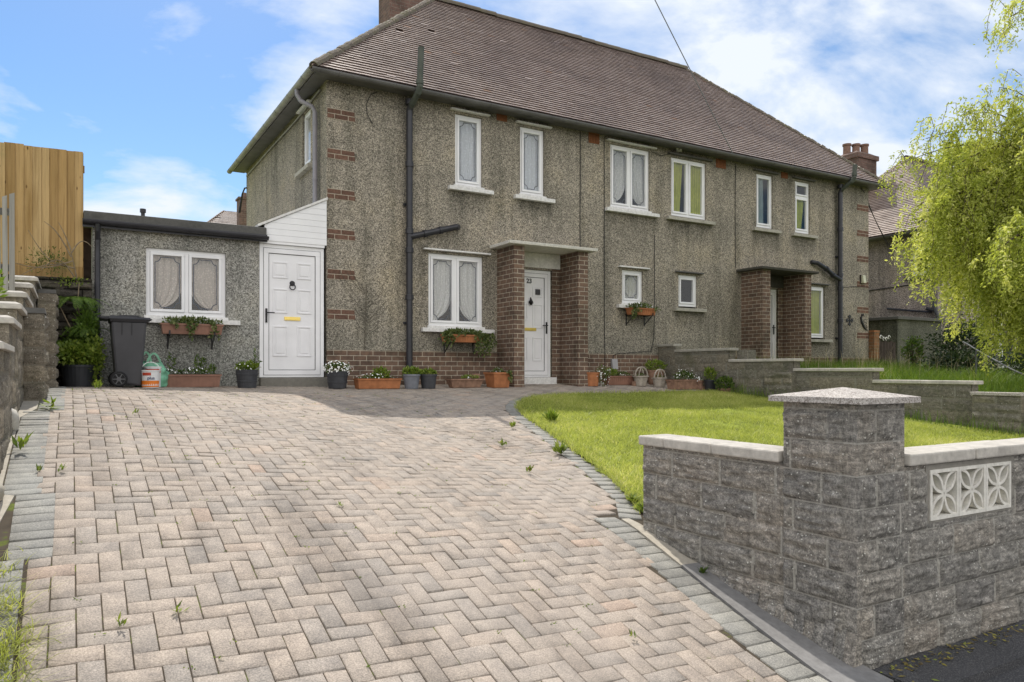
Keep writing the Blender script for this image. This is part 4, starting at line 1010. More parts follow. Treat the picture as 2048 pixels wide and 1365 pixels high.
# pipes
def soil_pipe(x, ztop, zb, top, branch, name_label):
    mb = MB(); mb.tube([(x, -.10, zb), (x, -.10, 4.84), (x + .01, -.15, 4.93)], .057, 14)
    mt_ = MB(); mt_.tube([(x + .01, -.15, 4.92), (x + .02, -.26, 4.99), (x + .03, -.42, 5.07), (x + .035, -.475, 5.15)] + top, .054, 14); mt_.tube([(x + .035, -.475, 5.20), (x + .037, -.475, 5.27)], .066, 14)
    for z in (1.55, 2.38, 2.72, 3.9, 5.0): mb.tube([(x, -.10, z - .05), (x, -.10, z - .045), (x, -.10, z + .045), (x, -.10, z + .05)], [.058, .073, .073, .058], 14)
    for z in (1.1, 3.2): mb.box(x - .085, x + .085, -.045, -.003, z - .02, z + .02)
    mb.tube(branch, .055, 12)
    for i in (1, 2): 
        p, q = Vector(branch[i]), Vector(branch[i + 1]) if i + 1 < len(branch) else Vector(branch[i]); d = (q - p).normalized() if (q - p).length else Vector((1, 0, 0)); mb.tube([p - d * .03, p + d * .03], .068, 12)
    o = mb.build('soil_pipe', 'pipe_black', house, smooth=False); o['label'] = name_label; mt_.build('vent_top', 'vent_pipe_grey', o)
soil_pipe(1.455, 5.8, -.06, [(1.50, -.475, 5.45), (1.515, -.475, 5.84)], [(1.46, -.11, 2.62), (1.75, -.11, 2.70), (2.05, -.11, 2.79), (2.38, -.10, 2.885), (2.44, -.03, 2.90), (2.44, .02, 2.90)], 'tall black soil pipe with a vent above the eaves and a side branch')
soil_pipe(13.36, 5.6, .30, [(13.41, -.475, 5.34), (13.42, -.475, 5.48)], [(13.34, -.11, 2.60), (13.05, -.11, 2.70), (12.8, -.11, 2.84), (12.45, -.10, 2.97), (12.36, -.03, 2.99), (12.36, .02, 2.99)], 'black soil pipe near the right corner with a rising branch')
mb = MB(); mb.tube([(-.335, .62, EZ), (-.335, .60, EZ - .13), (-.28, .55, EZ - .25), (-.12, .42, EZ - .36), (-.08, .40, EZ - .45), (-.08, .40, 2.7)], .04, 12)
for z in (3.55, 4.5): mb.tube([(-.08, .4, z - .02), (-.08, .4, z + .02)], .047, 12)
mb.build('downpipe', 'downpipe_grey', house)
# clay air bricks
for x0, x1, z0, z1 in ((3.275, 3.50, 5.02, 5.15), (5.435, 5.70, 4.93, 5.14), (9.04, 9.34, 4.92, 5.12), (11.24, 11.46, 4.97, 5.11)):
    mb = MB(); mb.box(x0, x1, -.006, .01, z0, z1); nx_, nz_ = 6, 4; w = (x1 - x0) / nx_; h = (z1 - z0) / nz_
    for i in range(nx_ + 1): mb.box(x0 + (x1 - x0 - .014) * i / nx_, x0 + (x1 - x0 - .014) * i / nx_ + .014, -.018, -.006, z0 + .001, z1 - .001)
    for i in range(nz_ + 1): mb.box(x0 + .0005, x1 - .0005, -.0165, -.006, z0 + (z1 - z0 - .014) * i / nz_, z0 + (z1 - z0 - .014) * i / nz_ + .014)
    mb.build('air_brick', 'vent_clay', house)
# cables clipped to the wall
def cab(path, r=.0065, mat='cable_black'):
    mb = MB(); mb.tube(path, r, 6); return mb.build('wall_cable', mat, house)
cab([(5.22, -.015, 5.12), (5.22, -.012, 4.2), (5.215, -.012, 3.2), (5.22, -.012, 2.62)]); cab([(5.83, -.012, 5.1), (5.83, -.012, 3.0), (5.835, -.012, 1.2), (5.84, -.022, .62), (5.84, -.022, .3)])
cab([(9.66, -.012, 5.1), (9.65, -.012, 3.9), (9.66, -.012, 2.66)]); cab([(7.19, -.012, 3.2), (7.19, -.012, 1.4), (7.17, -.012, .95), (7.08, -.03, .68), (6.2, -.03, .62), (6.05, -.03, .58), (6.02, -.06, .4)])
cab([(.88, -.02, 5.1), (.76, -.03, 5.02), (.69, -.035, 4.86), (.70, -.03, 4.68), (.80, -.02, 4.53)]); cab([(7.0, -.03, 5.12), (7.08, -.04, 4.98), (7.35, -.04, 4.93), (7.6, -.04, 5.0), (7.72, -.04, 5.1)])
cab([(13.5, -.012, 2.42), (14.0, -.012, 2.47), (14.69, -.012, 2.50)]); cab([(-.03, 6.5, 4.98), (-.03, 4.0, 5.0), (-.03, 1.9, 4.99), (-.03, .3, 5.06)], .014, 'gutter_grey')
mb = MB(); mb.tube([(0, 6.6, 4.72), (-.02, 6.75, 4.74), (-.05, 6.9, 4.62)], .02, 6); mb.tube([(-.05, 6.9, 4.62), (-.08, 7.1, 4.2)], [.02, .03], 6); mb.build('aerial_stub', 'black_iron', house)
mb = MB(); mb.box(7.83, 7.88, -.06, 0, 5.09, 5.13); 
for x in (7.80, 7.89): mb.lathe([(.0, -.05), (.03, -.045), (.022, -.02), (.03, .0), (.02, .03), (0, .035)], (x, -.07, 5.14), 10)
mb.build('cable_bracket', 'white_paint', house)
mb = MB(); mb.box(14.30, 14.44, -.03, -.0005, 2.56, 2.80); l = mb.build('wall_lamp', 'gate_dark', house); mb = MB(); mb.frustum((14.315, 14.425, -.12, -.03), (14.315, 14.425, -.09, -.03), 2.575, 2.785); mb.build('lamp_cover', 'lamp_cream', l, bevel=.012)
mb = MB(); mb.hexa([(5.99, -.10, .29), (6.13, -.10, .29), (6.13, -.04, .29), (5.99, -.04, .29), (5.99, -.07, .50), (6.13, -.07, .50), (6.13, -.015, .50), (5.99, -.015, .50)]); tag(mb.build('grey_board', 'board_grey', None), 'small pale grey slab leaning on the brick plinth above a trough', 'slab')

# ================================================================== FLAT-ROOFED SIDE EXTENSION
ext = thing('side_extension', 'low flat-roofed pebbledash extension on the left with white door and window', 'extension', (-1.8, 0, 0))
EX0 = -3.43; WIN = (-2.734, -1.60, 1.085, 2.10)
mb = MB(); wall_with_openings(mb, 'y', 0.0, EX0, -1.095, -.3, 2.42, [(WIN[0], WIN[1], WIN[2] - .05, WIN[3])], .16)
mb.face([(EX0, 0, -.3), (EX0, 6, -.3), (EX0, 6, 2.42), (EX0, 0, 2.42)]); mb.face([(EX0, 6, -.3), (0, 6, -.3), (0, 6, 2.42), (EX0, 6, 2.42)]); mb.face([(-1.095, 0, -.3), (-1.095, .3, -.3), (-1.095, .3, 2.42), (-1.095, 0, 2.42)])
mb.build('wall', 'pebbledash_grey', ext)
mb = MB(); mb.box(-3.3, -.1, .3, 5.9, -.2, .02); mb.face([(-3.3, 2.6, 0), (-.1, 2.6, 0), (-.1, 2.6, 2.4), (-3.3, 2.6, 2.4)]); mb.build('interior_floor', 'interior', ext)
mb = MB(); mb.box(-3.545, -1.0, -.10, 6.1, 2.40, 2.545); mb.box(-1.0, -.002, .04, 6.1, 2.40, 2.545); mb.build('flat_roof', 'slab_grime', ext, bevel=.012)
mb = MB(); half_gutter(mb, (-3.56, -.16, 2.40), (-.985, -.16, 2.385), .055, (0, -1, 0)); mb.box(-3.56, -.99, -.108, -.101, 2.31, 2.43); mb.build('gutter', 'pipe_black', ext)
mb = MB(); mb.tube([(-3.37, -.16, 2.36), (-3.37, -.14, 2.27), (-3.37, -.06, 2.15), (-3.37, -.05, 2.05), (-3.37, -.05, .03)], .038, 10); mb.build('downpipe', 'pipe_black', ext)
mb = MB(); mb.tube([(-2.70, 1.0, 2.5), (-2.70, 1.0, 2.82)], .03, 8); mb.tube([(-2.70, 1.0, 2.80), (-2.70, 1.0, 2.86)], .045, 8); mb.build('vent_pipe', 'pipe_black', ext)
window(ext, *WIN, 2, True, ('swagL', 'swagR'), 'lace_cream', hood=None, sill_ext=(.02, .20))
door(ext, -1.09, -.045, .145, 2.30, [(.09, .40, .79, .93), (.60, .91, .79, .93), (.09, .40, .49, .70), (.60, .91, .49, .70), (.09, .40, .12, .38), (.60, .91, .12, .38)], False, -.02, knock='ring')
mb = MB(); mb.box(-1.09, -.045, -.04, .09, 2.303, 2.345); mb.build('door_head', 'upvc', ext)
mb = MB(); mb.box(-1.10, -.01, -.13, .1, -.3, .14); mb.build('door_step', 'step_concrete', ext, bevel=.01)
def sl(x): return 2.60 + (x + 1.02) * (.505 / 1.01)
mb = MB(); z = 2.348; nb = 8
for i in range(nb):
    z0 = 2.348 + i * .1; z1 = z0 + .094
    def xs(zv): return -1.02 if zv <= 2.60 else -1.02 + (zv - 2.60) / .5
    a0, a1 = xs(z0), xs(z1)
    if a0 > -.02: break
    if a1 > -.012: mb.hexa([(a0, -.05, z0), (-.012, -.05, z0), (-.012, -.01, z0), (a0, -.01, z0), (-.016, -.05, sl(-.014)), (-.012, -.05, sl(-.012)), (-.012, -.01, sl(-.012)), (-.016, -.01, sl(-.014))])
    else: mb.hexa([(a0, -.05, z0), (-.012, -.05, z0), (-.012, -.01, z0), (a0, -.01, z0), (a1, -.05, z1), (-.012, -.05, z1), (-.012, -.01, z1), (a1, -.01, z1)])
mb.hexa([(-1.02, -.042, 2.345), (-.012, -.042, 2.345), (-.012, -.004, 2.345), (-1.02, -.004, 2.345), (-1.02, -.042, 2.60), (-.012, -.042, sl(-.012)), (-.012, -.004, sl(-.012)), (-1.02, -.004, 2.60)])
mb.build('cladding', 'upvc', ext)
mb = MB(); mb.hexa([(-1.12, -.075, 2.56), (.0, -.075, 3.115), (.0, 5.9, 3.115), (-1.12, 5.9, 2.56), (-1.13, -.075, 2.595), (-.002, -.075, 3.155), (-.002, 5.9, 3.155), (-1.13, 5.9, 2.595)]); mb.build('lean_to_roof', 'white_paint', ext)

# ================================================================== FRONT GARDEN WALL (right foreground)
fw = thing('front_garden_wall', 'rough grey block garden wall with a capped corner pier and pierced white screen blocks', 'wall', (.0, -9.9, -1.33))
CHH, BLK, Z0, ZT = .172, .435, -1.345, -.283
PT = Z0 + 8 * CHH + .035
A1 = block_face((-.2, -10, 0), (0, 1, 0), (-1, 0, 0), .465, Z0, PT, CHH, BLK, (.0095), .030, 11, margins=((0, .085),), phase=.0)
A2 = block_face((-.2, -9.535, 0), (0, 1, 0), (-1, 0, 0), 1.215, Z0, ZT, CHH, BLK, .0105, .028, 13, phase=.16)
B1 = block_face((-.2, -10, 0), (1, 0, 0), (0, -1, 0), .41, Z0, PT, CHH, BLK, .0095, .030, 17, margins=((0, .06), (.30, .41)))
B2 = block_face((.21, -10, 0), (1, 0, 0), (0, -1, 0), 2.2, Z0, ZT, CHH, BLK, .0115, .028, 19, holes=((.232, 1.090, -.600, -.300),), phase=.1)
B3 = block_face((2.41, -10, 0), (1, 0, 0), (0, -1, 0), 4.9, Z0, ZT, CHH, BLK, .04, .02, 23)
C1 = block_face((-.2, -9.535, 0), (1, 0, 0), (0, 1, 0), .41, ZT, PT, CHH, BLK, .02, .018, 29)
D1 = block_face((.21, -10, 0), (0, 1, 0), (1, 0, 0), .465, ZT, PT, CHH, BLK, .02, .018, 31)
E1 = block_face((-.2, -8.32, 0), (1, 0, 0), (0, 1, 0), .21, Z0, ZT, CHH, BLK, .02, .018, 37)
V, F, r_, k_ = cat_arrays([A1, A2, B1, B2, B3, C1, D1, E1])
arr_mesh('block_face', V, F, 'block_stone', fw, r_, k_, smooth=True)
mb = MB(); mb.box(-.165, .175, -9.965, -9.57, Z0 - .3, PT - .002); mb.box(-.165, .0, -9.57, -8.35, Z0 - .2, ZT - .003)
mb.box(.175, .432, -9.96, -9.80, Z0 - .3, ZT - .003); mb.box(.432, 1.310, -9.96, -9.80, Z0 - .3, -.606); mb.box(1.310, 7.29, -9.96, -9.80, Z0 - .3, ZT - .003); mb.box(.432, 1.310, -9.955, -9.80, -.296, ZT - .003)
mb.build('core', 'block_stone', fw)
# crumbling concrete haunch at the pier foot
hx = MB(); rs = random.Random(5)
for i in range(16):
    t = i / 15; y = -9.98 + t * .95; hgt = .16 * (1 - t) ** .7 + .03 + rs.uniform(-.02, .03); w = .035 + rs.uniform(0, .015); z = float(zg(-.22, y)) - .03
    hx.frustum((-.215 - w, -.18, y - .035, y + .04), (-.205 - rs.uniform(0, .012), -.18, y - .03, y + .03), z, z + hgt, r=rs.random())
hx.build('mortar_haunch', 'block_stone', fw)
cx, cy = .005, -9.7675; o = .058
mb = MB(); z0 = PT + .002
b = [(-.2 - o, -10 - o), (.21 + o, -10 - o), (.21 + o, -9.535 + o), (-.2 - o, -9.535 + o)]
mb.face([(x, y, z0) for x, y in b[::-1]]); 
for i in range(4):
    p, q = b[i], b[(i + 1) % 4]; mb.face([(*p, z0), (*q, z0), (*q, z0 + .032), (*p, z0 + .032)]); mb.face([(*p, z0 + .032), (*q, z0 + .032), (cx, cy, z0 + .082)])
mb.build('pier_cap', 'aggregate', fw, bevel=.005)
def coping_part(parent, mat, *runs):
    for run_ in runs:
        mb = MB(); coping_run(mb, *run_); mb.build('coping', mat, parent, bevel=.010)
coping_part(fw, 'coping', ((-.232, -9.53, 0), (0, 1, 0), (1, 0, 0), 0.0, 1.235, .27, ZT + .001, .066, .5), ((.215, -10.032, 0), (1, 0, 0), (0, 1, 0), 0.0, 7.05, .26, ZT + .001, .066, .62))
def screen_block(x0, z0, s):
    mb = MB(); fwid = .020; y0, y1 = -10.010, -9.905
    mb.box(x0, x0 + s, y0, y1, z0, z0 + fwid); mb.box(x0, x0 + s, y0, y1, z0 + s - fwid, z0 + s); mb.box(x0, x0 + fwid, y0, y1, z0 + fwid, z0 + s - fwid); mb.box(x0 + s - fwid, x0 + s, y0, y1, z0 + fwid, z0 + s - fwid)
    cx, cz = x0 + s / 2, z0 + s / 2; k = 0
    for qx in (-1, 1):
        for qz in (-1, 1):
            for side in (-1, 1):
                n = 12; P = []; ax, az = 0.006 * qx, .006 * qz; bx, bz = qx * (s / 2 - fwid * .7), qz * (s / 2 - fwid * .7); L = math.hypot(bx - ax, bz - az); nx, nz = -(bz - az) / L, (bx - ax) / L
                for i in range(n + 1): t = i / n; h = math.sin(math.pi * t) * .036 * side; P.append((cx + ax + (bx - ax) * t + nx * h, cz + az + (bz - az) * t + nz * h))
                k += 1; d = .002 + .0006 * k; w = .017
                Lp = []
                for i in range(n + 1):
                    p, q = P[max(0, i - 1)], P[min(n, i + 1)]; dx, dz = q[0] - p[0], q[1] - p[1]; l = math.hypot(dx, dz); Lp.append((P[i][0] - dz / l * w / 2, P[i][1] + dx / l * w / 2, P[i][0] + dz / l * w / 2, P[i][1] - dx / l * w / 2))
                for a_, b_ in zip(Lp[:-1], Lp[1:]):
                    mb.hexa([(a_[2], y0 + d, a_[3]), (b_[2], y0 + d, b_[3]), (b_[2], y1 - d, b_[3]), (a_[2], y1 - d, a_[3]), (a_[0], y0 + d, a_[1]), (b_[0], y0 + d, b_[1]), (b_[0], y1 - d, b_[1]), (a_[0], y1 - d, a_[1])])
    mb.build('screen_block', 'screen_white', fw)
for i in range(3): screen_block(.440 + i * .2885, -.601, .2845)
mb = MB()   # mortar bed round the screens
mb.box(.405, .4394, -10.004, -9.9, -.615, -.286); mb.box(1.3017, 1.352, -10.004, -9.9, -.615, -.286); mb.box(.4394, 1.3017, -10.004, -9.9, -.615, -.6015); mb.box(.4394, 1.3017, -10.004, -9.9, -.316, -.286); mb.build('screen_mortar', 'mortar_grey', fw)

# ================================================================== STEPPED BOUNDARY WALL BETWEEN THE TWO GARDENS
bw = thing('stepped_boundary_wall', 'dark mossy block wall stepping down between the two front gardens', 'wall', (7.4, -4, -.3))
segs = [(-.01, -.52, .83), (-.52, -2.03, .70), (-2.03, -3.54, .475), (-3.54, -5.06, .295), (-5.06, -6.58, .107), (-6.58, -8.1, -.06), (-8.1, -9.78, -.24)]
parts = []; core = MB()
for i, (a, b, zt) in enumerate(segs):
    zb = float(zg(7.3, b)) - .15; L = a - b
    parts.append(block_face((7.3, b, 0), (0, 1, 0), (-1, 0, 0), L, zb, zt - .055, .178, .44, .024, .012, 41 + i, phase=.1 * i))
    core.box(7.325, 7.485, b + .001, a - .001, zb - .3, zt - .057)
parts.append(block_face((7.10, -7.32, 0), (0, 1, 0), (-1, 0, 0), .62, -.8, -.085, .12, .62, .024, .03, 61)); parts.append(block_face((7.10, -7.32, 0), (1, 0, 0), (0, -1, 0), .2, -.8, -.085, .12, .62, .024, .02, 63)); parts.append(block_face((7.10, -6.70, 0), (1, 0, 0), (0, 1, 0), .2, -.8, -.085, .12, .62, .024, .02, 64))
core.box(7.13, 7.32, -7.29, -6.73, -1, -.088)
parts.append(block_face((7.16, -3.62, 0), (0, 1, 0), (-1, 0, 0), .6, -.6, .225, .12, .6, .024, .035, 65)); core.box(7.18, 7.32, -3.60, -3.04, -.8, .223)
V, F, r_, k_ = cat_arrays(parts); arr_mesh('block_face', V, F, 'block_dark', bw, r_, k_, smooth=True); core.build('core', 'block_dark', bw)
for i, (a, b, zt) in enumerate(segs):
    coping_part(bw, 'coping_mossy' if i < 2 else 'coping', ((7.272, b - .06 if i else b, 0), (0, 1, 0), (1, 0, 0), 0.0, (a - b) + .05, .245, zt - .054, .054, .75))
mb = MB(); coping_run(mb, (7.07, -7.34, 0), (0, 1, 0), (1, 0, 0), 0, .66, .2, -.086, .045, .7); mb.build('coping', 'aggregate', bw, bevel=.006)
mb = MB(); mb.frustum((7.52, 7.78, -2.30, -2.02), (7.53, 7.77, -2.29, -2.03), .15, .66); tag(mb.build('concrete_block', 'block_dark', None, bevel=.012), 'weathered concrete block standing behind the stepped wall beside the right porch', 'block')

# ================================================================== LEFT STEPPED WALL AND RETAINING WALL
lw = thing('stepped_side_wall', 'stepped block wall with pale coping stones along the left edge of the drive', 'wall', (-4.2, -4, 0))
segs = [(-6.1, -7.05, .43), (-5.2, -6.1, .633), (-4.3, -5.2, .80), (-3.0, -4.3, .97), (-1.6, -3.0, 1.18), (-.2, -1.6, 1.40), (-7.05, -8.1, .22), (-8.1, -9.3, -.05), (-9.3, -10.3, -.35)]; wx = lambda b: 0.0 if b > -7.1 else -.32
parts = []; core = MB()
for i, (a, b, zt) in enumerate(segs):
    zb = float(zg(-4.1, b)) - .2; parts.append(block_face((-4.08 + wx(b), b, 0), (0, 1, 0), (1, 0, 0), a - b, zb, zt - .06, .21, .44, .022, .010, 71 + i, phase=.13 * i))
    parts.append(block_face((-4.30 + wx(b), b, 0), (1, 0, 0), (0, -1, 0), .22, zt - .30, zt - .06, .21, .44, .022, .006, 91 + i)); core.box(-4.28 + wx(b), -4.105 + wx(b), b + .02, a - .001, zb - .2, zt - .062)
V, F, r_, k_ = cat_arrays(parts); arr_mesh('block_face', V, F, 'block_left', lw, r_, k_, smooth=True); core.build('core', 'block_left', lw)
for a, b, zt in segs:
    mb = MB(); L = (a - b); P0 = (-4.335, b - .03); x0, x1 = -4.335 + wx(b), -4.045 + wx(b); y0, y1 = b - .03, a - .035; mb.frustum((x0, x1, y0, y1), (x0 + .045, x1 - .045, y0 + .035, y1), zt - .02, zt); mb.frustum((x0, x1, y0, y1), (x0, x1, y0, y1), zt - .059, zt - .0205); mb.build('coping', 'coping', lw, bevel=.005)
def buttress(x0, x1, y0, y1, zt, seed, capm):
    pb = [block_face((x0, y0, 0), (1, 0, 0), (0, -1, 0), x1 - x0, -.35, zt, .16, .5, .016, .012, seed), block_face((x1, y0, 0), (0, 1, 0), (1, 0, 0), y1 - y0, -.35, zt, .16, .5, .016, .035, seed + 1), block_face((x0, y1, 0), (1, 0, 0), (0, 1, 0), x1 - x0, -.35, zt, .16, .5, .03, .01, seed + 2)]
    V, F, r_, k_ = cat_arrays(pb); o = arr_mesh('buttress', V, F, 'block_left', lw, r_, k_, smooth=True); c = MB(); c.box(x0, x1 - .02, y0 + .02, y1 - .02, -.5, zt + .001); c.frustum((x0 - .0, x1 + .012, y0 - .012, y1 + .012), (x0, x1 + .004, y0 - .004, y1), zt + .0015, zt + .05); c.build('buttress_cap', capm, o)
buttress(-4.075, -3.915, -4.32, -3.95, .77, 101, 'slab_grime'); buttress(-4.06, -3.87, -1.35, -.9, 1.22, 111, 'slab_grime')
rb = thing('rubble_wall', 'dark dry stone retaining wall below the timber fence, overgrown with ferns', 'wall', (-4, -.2, 0))
V, F, r_, k_ = block_face((-6.5, -.12, 0), (1, 0, 0), (0, -1, 0), 3.06, -.1, 1.56, .115, .37, .016, .07, 121); arr_mesh('stone_face', V, F, 'rubble', rb, r_, k_, smooth=True)
mb = MB(); mb.box(-6.5, -3.46, -.05, .04, -.2, 1.54); mb.build('core', 'rubble', rb)
# big timber fence
fn = thing('timber_fence', 'tall golden brown featheredge timber fence panel on the raised ground', 'fence', (-5, .05, 1.56))
mb = MB(); x = -3.565; rs = random.Random(8); i = 0
while x > -7.5:
    w = rs.uniform(.098, .116); zt = 3.41 - (.012 if i % 3 == 0 else 0) + rs.uniform(-.012, .012); yj = rs.uniform(-.004, .004)
    mb.hexa([(x - w, .055 + yj, 1.74), (x + .012, .040 + yj, 1.74), (x + .012, .058 + yj, 1.74), (x - w, .062 + yj, 1.74), (x - w, .055 + yj, zt), (x + .012, .040 + yj, zt), (x + .012, .058 + yj, zt), (x - w, .062 + yj, zt)], r=rs.random()); x -= w; i += 1
mb.build('board', 'fence_wood', fn); mb = MB(); mb.box(-7.5, -3.56, .036, .0645, 1.50, 1.748, r=.2); mb.build('gravel_board', 'fence_wood', fn)
mb = MB(); mb.box(-3.60, -3.545, .066, .14, 1.4, 3.40, r=.1); mb.box(-3.5448, -3.53, .07, .12, 3.12, 3.22, r=.1); mb.build('post', 'fence_wood', fn); mb = MB(); mb.box(-3.60, -3.44, .30, .33, .8, 2.36, r=.1); mb.build('gap_fill_board', 'gate_dark', fn)  # last piece: dark board added to fill the shaded gap beside the extension
mb = MB()
for z in (1.9, 2.6, 3.25): mb.box(-7.5, -3.6, .07, .11, z, z + .08, r=.2)
mb.build('rail', 'fence_wood', fn)
gf = thing('weathered_boards', 'old silvery grey upright fence boards at the left edge, in front of the timber fence', 'fence', (-4.5, -3.1, 1)); rs = random.Random(3); x = -4.205
for i in range(14):
    w = rs.uniform(.048, .062); y = -3.10 + rs.uniform(-.012, .012); zt = 2.12 + rs.uniform(-.07, .05) - (.02 if i == 1 else 0); k = rs.uniform(-.012, .012)
    mb = MB(); mb.hexa([(x - w, y - .012, .93), (x, y - .012, .93), (x, y + .008, .93), (x - w, y + .008, .93), (x - w + k, y - .012, zt - .02), (x + k - .006, y - .012, zt), (x + k - .006, y + .008, zt), (x - w + k, y + .008, zt - .02)], r=rs.random()); mb.build('board', 'grey_wood', gf); x -= w + rs.uniform(.004, .022)
for z in (1.28, 1.86): mb = MB(); mb.box(x, -4.21, -3.086, -3.05, z, z + .07, r=.4); mb.build('rail', 'grey_wood', gf)

# ================================================================== WHEELED BIN, TUBS, BAG
bn = thing('wheelie_bin', 'charcoal grey wheeled rubbish bin with its lid shut', 'bin', (-3.0, -.6, .02))
mb = MB(); bz = .03
mb.hexa([(-3.17, -.84, bz + .05), (-2.86, -.84, bz), (-2.86, -.42, bz), (-3.17, -.42, bz + .05), (-3.235, -.90, .93), (-2.79, -.90, .93), (-2.79, -.36, .93), (-3.235, -.36, .93)])
bd = mb.build('body', 'bin_grey', bn, bevel=.03)
mb = MB(); mb.frustum((-3.245, -2.775, -.91, -.35), (-3.25, -2.75, -.925, -.335), .915, .955); mb.build('rim', 'bin_dark', bd, bevel=.008)
mb = MB()
for x in (-3.10, -2.98): mb.hexa([(x - .005, -.895, .74), (x + .006, -.895, .74), (x + .006, -.87, .74), (x - .005, -.87, .74), (x - .007, -.908, .93), (x + .007, -.908, .93), (x + .007, -.88, .93), (x - .007, -.88, .93)])
mb.build('rib', 'bin_dark', bd)
mb = MB(); mb.hexa([(-3.27, -.94, .955), (-2.72, -.94, .955), (-2.72, -.32, .955), (-3.27, -.32, .955), (-3.24, -.91, 1.005), (-2.76, -.90, .985), (-2.76, -.36, .985), (-3.24, -.35, 1.005)])
mb.frustum((-3.17, -2.85, -.83, -.43), (-3.10, -2.92, -.76, -.5), .998, 1.022); mb.hexa([(-3.36, -.86, .955), (-3.26, -.9, .945), (-3.26, -.36, .945), (-3.36, -.40, .955), (-3.37, -.86, .985), (-3.25, -.9, .995), (-3.25, -.36, .995), (-3.37, -.40, .985)]); mb.build('lid', 'bin_dark', bn, bevel=.010)
for y in (-.93, -.37):
    mb = MB(); c = (-3.14, y, .135); mb.lathe([(.03, -.025), (.095, -.025), (.108, -.015), (.108, .015), (.095, .025), (.03, .025)], c, 28, axis='y'); w = mb.build('wheel', 'rubber', bn, smooth=False)
    mb = MB(); mb.lathe([(.0, -.030), (.022, -.030), (.022, -.018), (.072, -.018), (.078, -.028), (.082, -.018)], c, 28, axis='y')
    for k in range(6):
        a = k * math.pi / 3; mb.bar((c[0] + .02 * math.cos(a), y - .024, c[2] + .02 * math.sin(a)), (c[0] + .076 * math.cos(a), y - .024, c[2] + .076 * math.sin(a)), .012, .008, up=(0, 1, 0))
    mb.build('hub', 'hub_grey', w)
mb = MB(); mb.tube([(-3.14, -.92, .135), (-3.14, -.38, .135)], .012, 8); mb.build('axle', 'black_iron', bn)
def ring_strip(mb, c, r0, z0, z1, a0, a1, n=14, bulge=0.0012, taper=0.0):
    for i in range(n):
        t0, t1 = a0 + (a1 - a0) * i / n, a0 + (a1 - a0) * (i + 1) / n; ra, rb_ = r0 + bulge + taper * z0, r0 + bulge + taper * z1
        mb.face([(c[0] + ra * math.cos(t0), c[1] + ra * math.sin(t0), c[2] + z0), (c[0] + ra * math.cos(t1), c[1] + ra * math.sin(t1), c[2] + z0), (c[0] + rb_ * math.cos(t1), c[1] + rb_ * math.sin(t1), c[2] + z1), (c[0] + rb_ * math.cos(t0), c[1] + rb_ * math.sin(t0), c[2] + z1)])
tc_ = (-2.74, -.82, .012)
tb = thing('paint_tub', 'white and orange plastic paint tub in front of a second tub, printed plus', 'tub', tc_)
mb = MB(); mb.lathe([(0, 0), (.108, 0), (.116, .225), (.121, .228), (.121, .245), (.113, .246), (.112, .03), (0, .03)], tc_, 28); bd = mb.build('body', 'tub_white', tb, smooth=False)
mb = MB(); ring_strip(mb, tc_, .108, .010, .100, R(170), R(340), bulge=.0025, taper=.0356); mb.build('orange_band', 'tub_orange', bd)
mb = MB(); ring_strip(mb, tc_, .108, .172, .212, R(205), R(268), bulge=.0025, taper=.0356); mb.build('red_badge', 'tub_red', bd)
text_mesh('plus', .058, (tc_[0] - .004, tc_[1] - .1165, .147), R(90), 'print_blue', 'print', bd, .0012)
mb = MB(); P = [(tc_[0] + .118 * math.cos(t), tc_[1] - .01 - .0 * t, .25 + .12 * math.sin(t)) for t in np.linspace(0, math.pi, 16)]; mb.tube(P, .006, 6); mb.build('handle', 'tub_white', tb)
t2 = (-2.70, -.60, .012); tb2 = thing('stacked_paint_tub', 'white tub with red print standing behind the orange one', 'tub', t2)
mb = MB(); mb.lathe([(0, 0), (.108, 0), (.117, .275), (.123, .278), (.123, .298), (0, .30)], t2, 24); bd = mb.build('body', 'tub_white', tb2); mb = MB(); ring_strip(mb, t2, .108, .21, .262, R(215), R(330), bulge=.0025, taper=.033); mb.build('red_badge', 'tub_red', bd)
bg_ = thing('green_carrier_bag', 'crumpled green plastic carrier bag with loop handles beside the bin', 'bag', (-2.72, -.42, .02))
n = 34; U_, W_ = np.meshgrid(np.linspace(0, 2 * np.pi, n), np.linspace(0, 1, 16)); rad = (.19 + .05 * np.sin(W_ * 3.1)) * (1 - .35 * W_ ** 3) * (1 + .35 * (fbm(np.cos(U_) * 2 + 5, np.sin(U_) * 2 + 5, W_ * 4, 4, 9) - .5) * 2)
V = np.stack([-2.70 + rad * np.cos(U_), -.44 + .62 * rad * np.sin(U_), .02 + .36 * W_ + .05 * (fbm(U_, W_ * 3, 0, 3, 12) - .5)], -1).reshape(-1, 3); idx = np.arange(len(V)).reshape(16, n); F = np.stack([idx[:-1, :-1], idx[:-1, 1:], idx[1:, 1:], idx[1:, :-1]], -1).reshape(-1, 4); arr_mesh('body', V, F, 'bag_green', bg_, smooth=False)
mb = MB()
for k, (x0, x1, top) in enumerate(((-2.84, -2.68, .52), (-2.76, -2.56, .50))):
    P = [(x0 + (x1 - x0) * t, -.44 - .03 * k, .34 + (top - .34) * math.sin(math.pi * min(1, t * 1.1)) ** .7 if t < .9 else .36) for t in np.linspace(0, 1, 12)]
    for p, q in zip(P[:-1], P[1:]): mb.bar(p, q, .028, .004, up=(0, 1, 0))
mb.build('handle', 'bag_green', bg_)

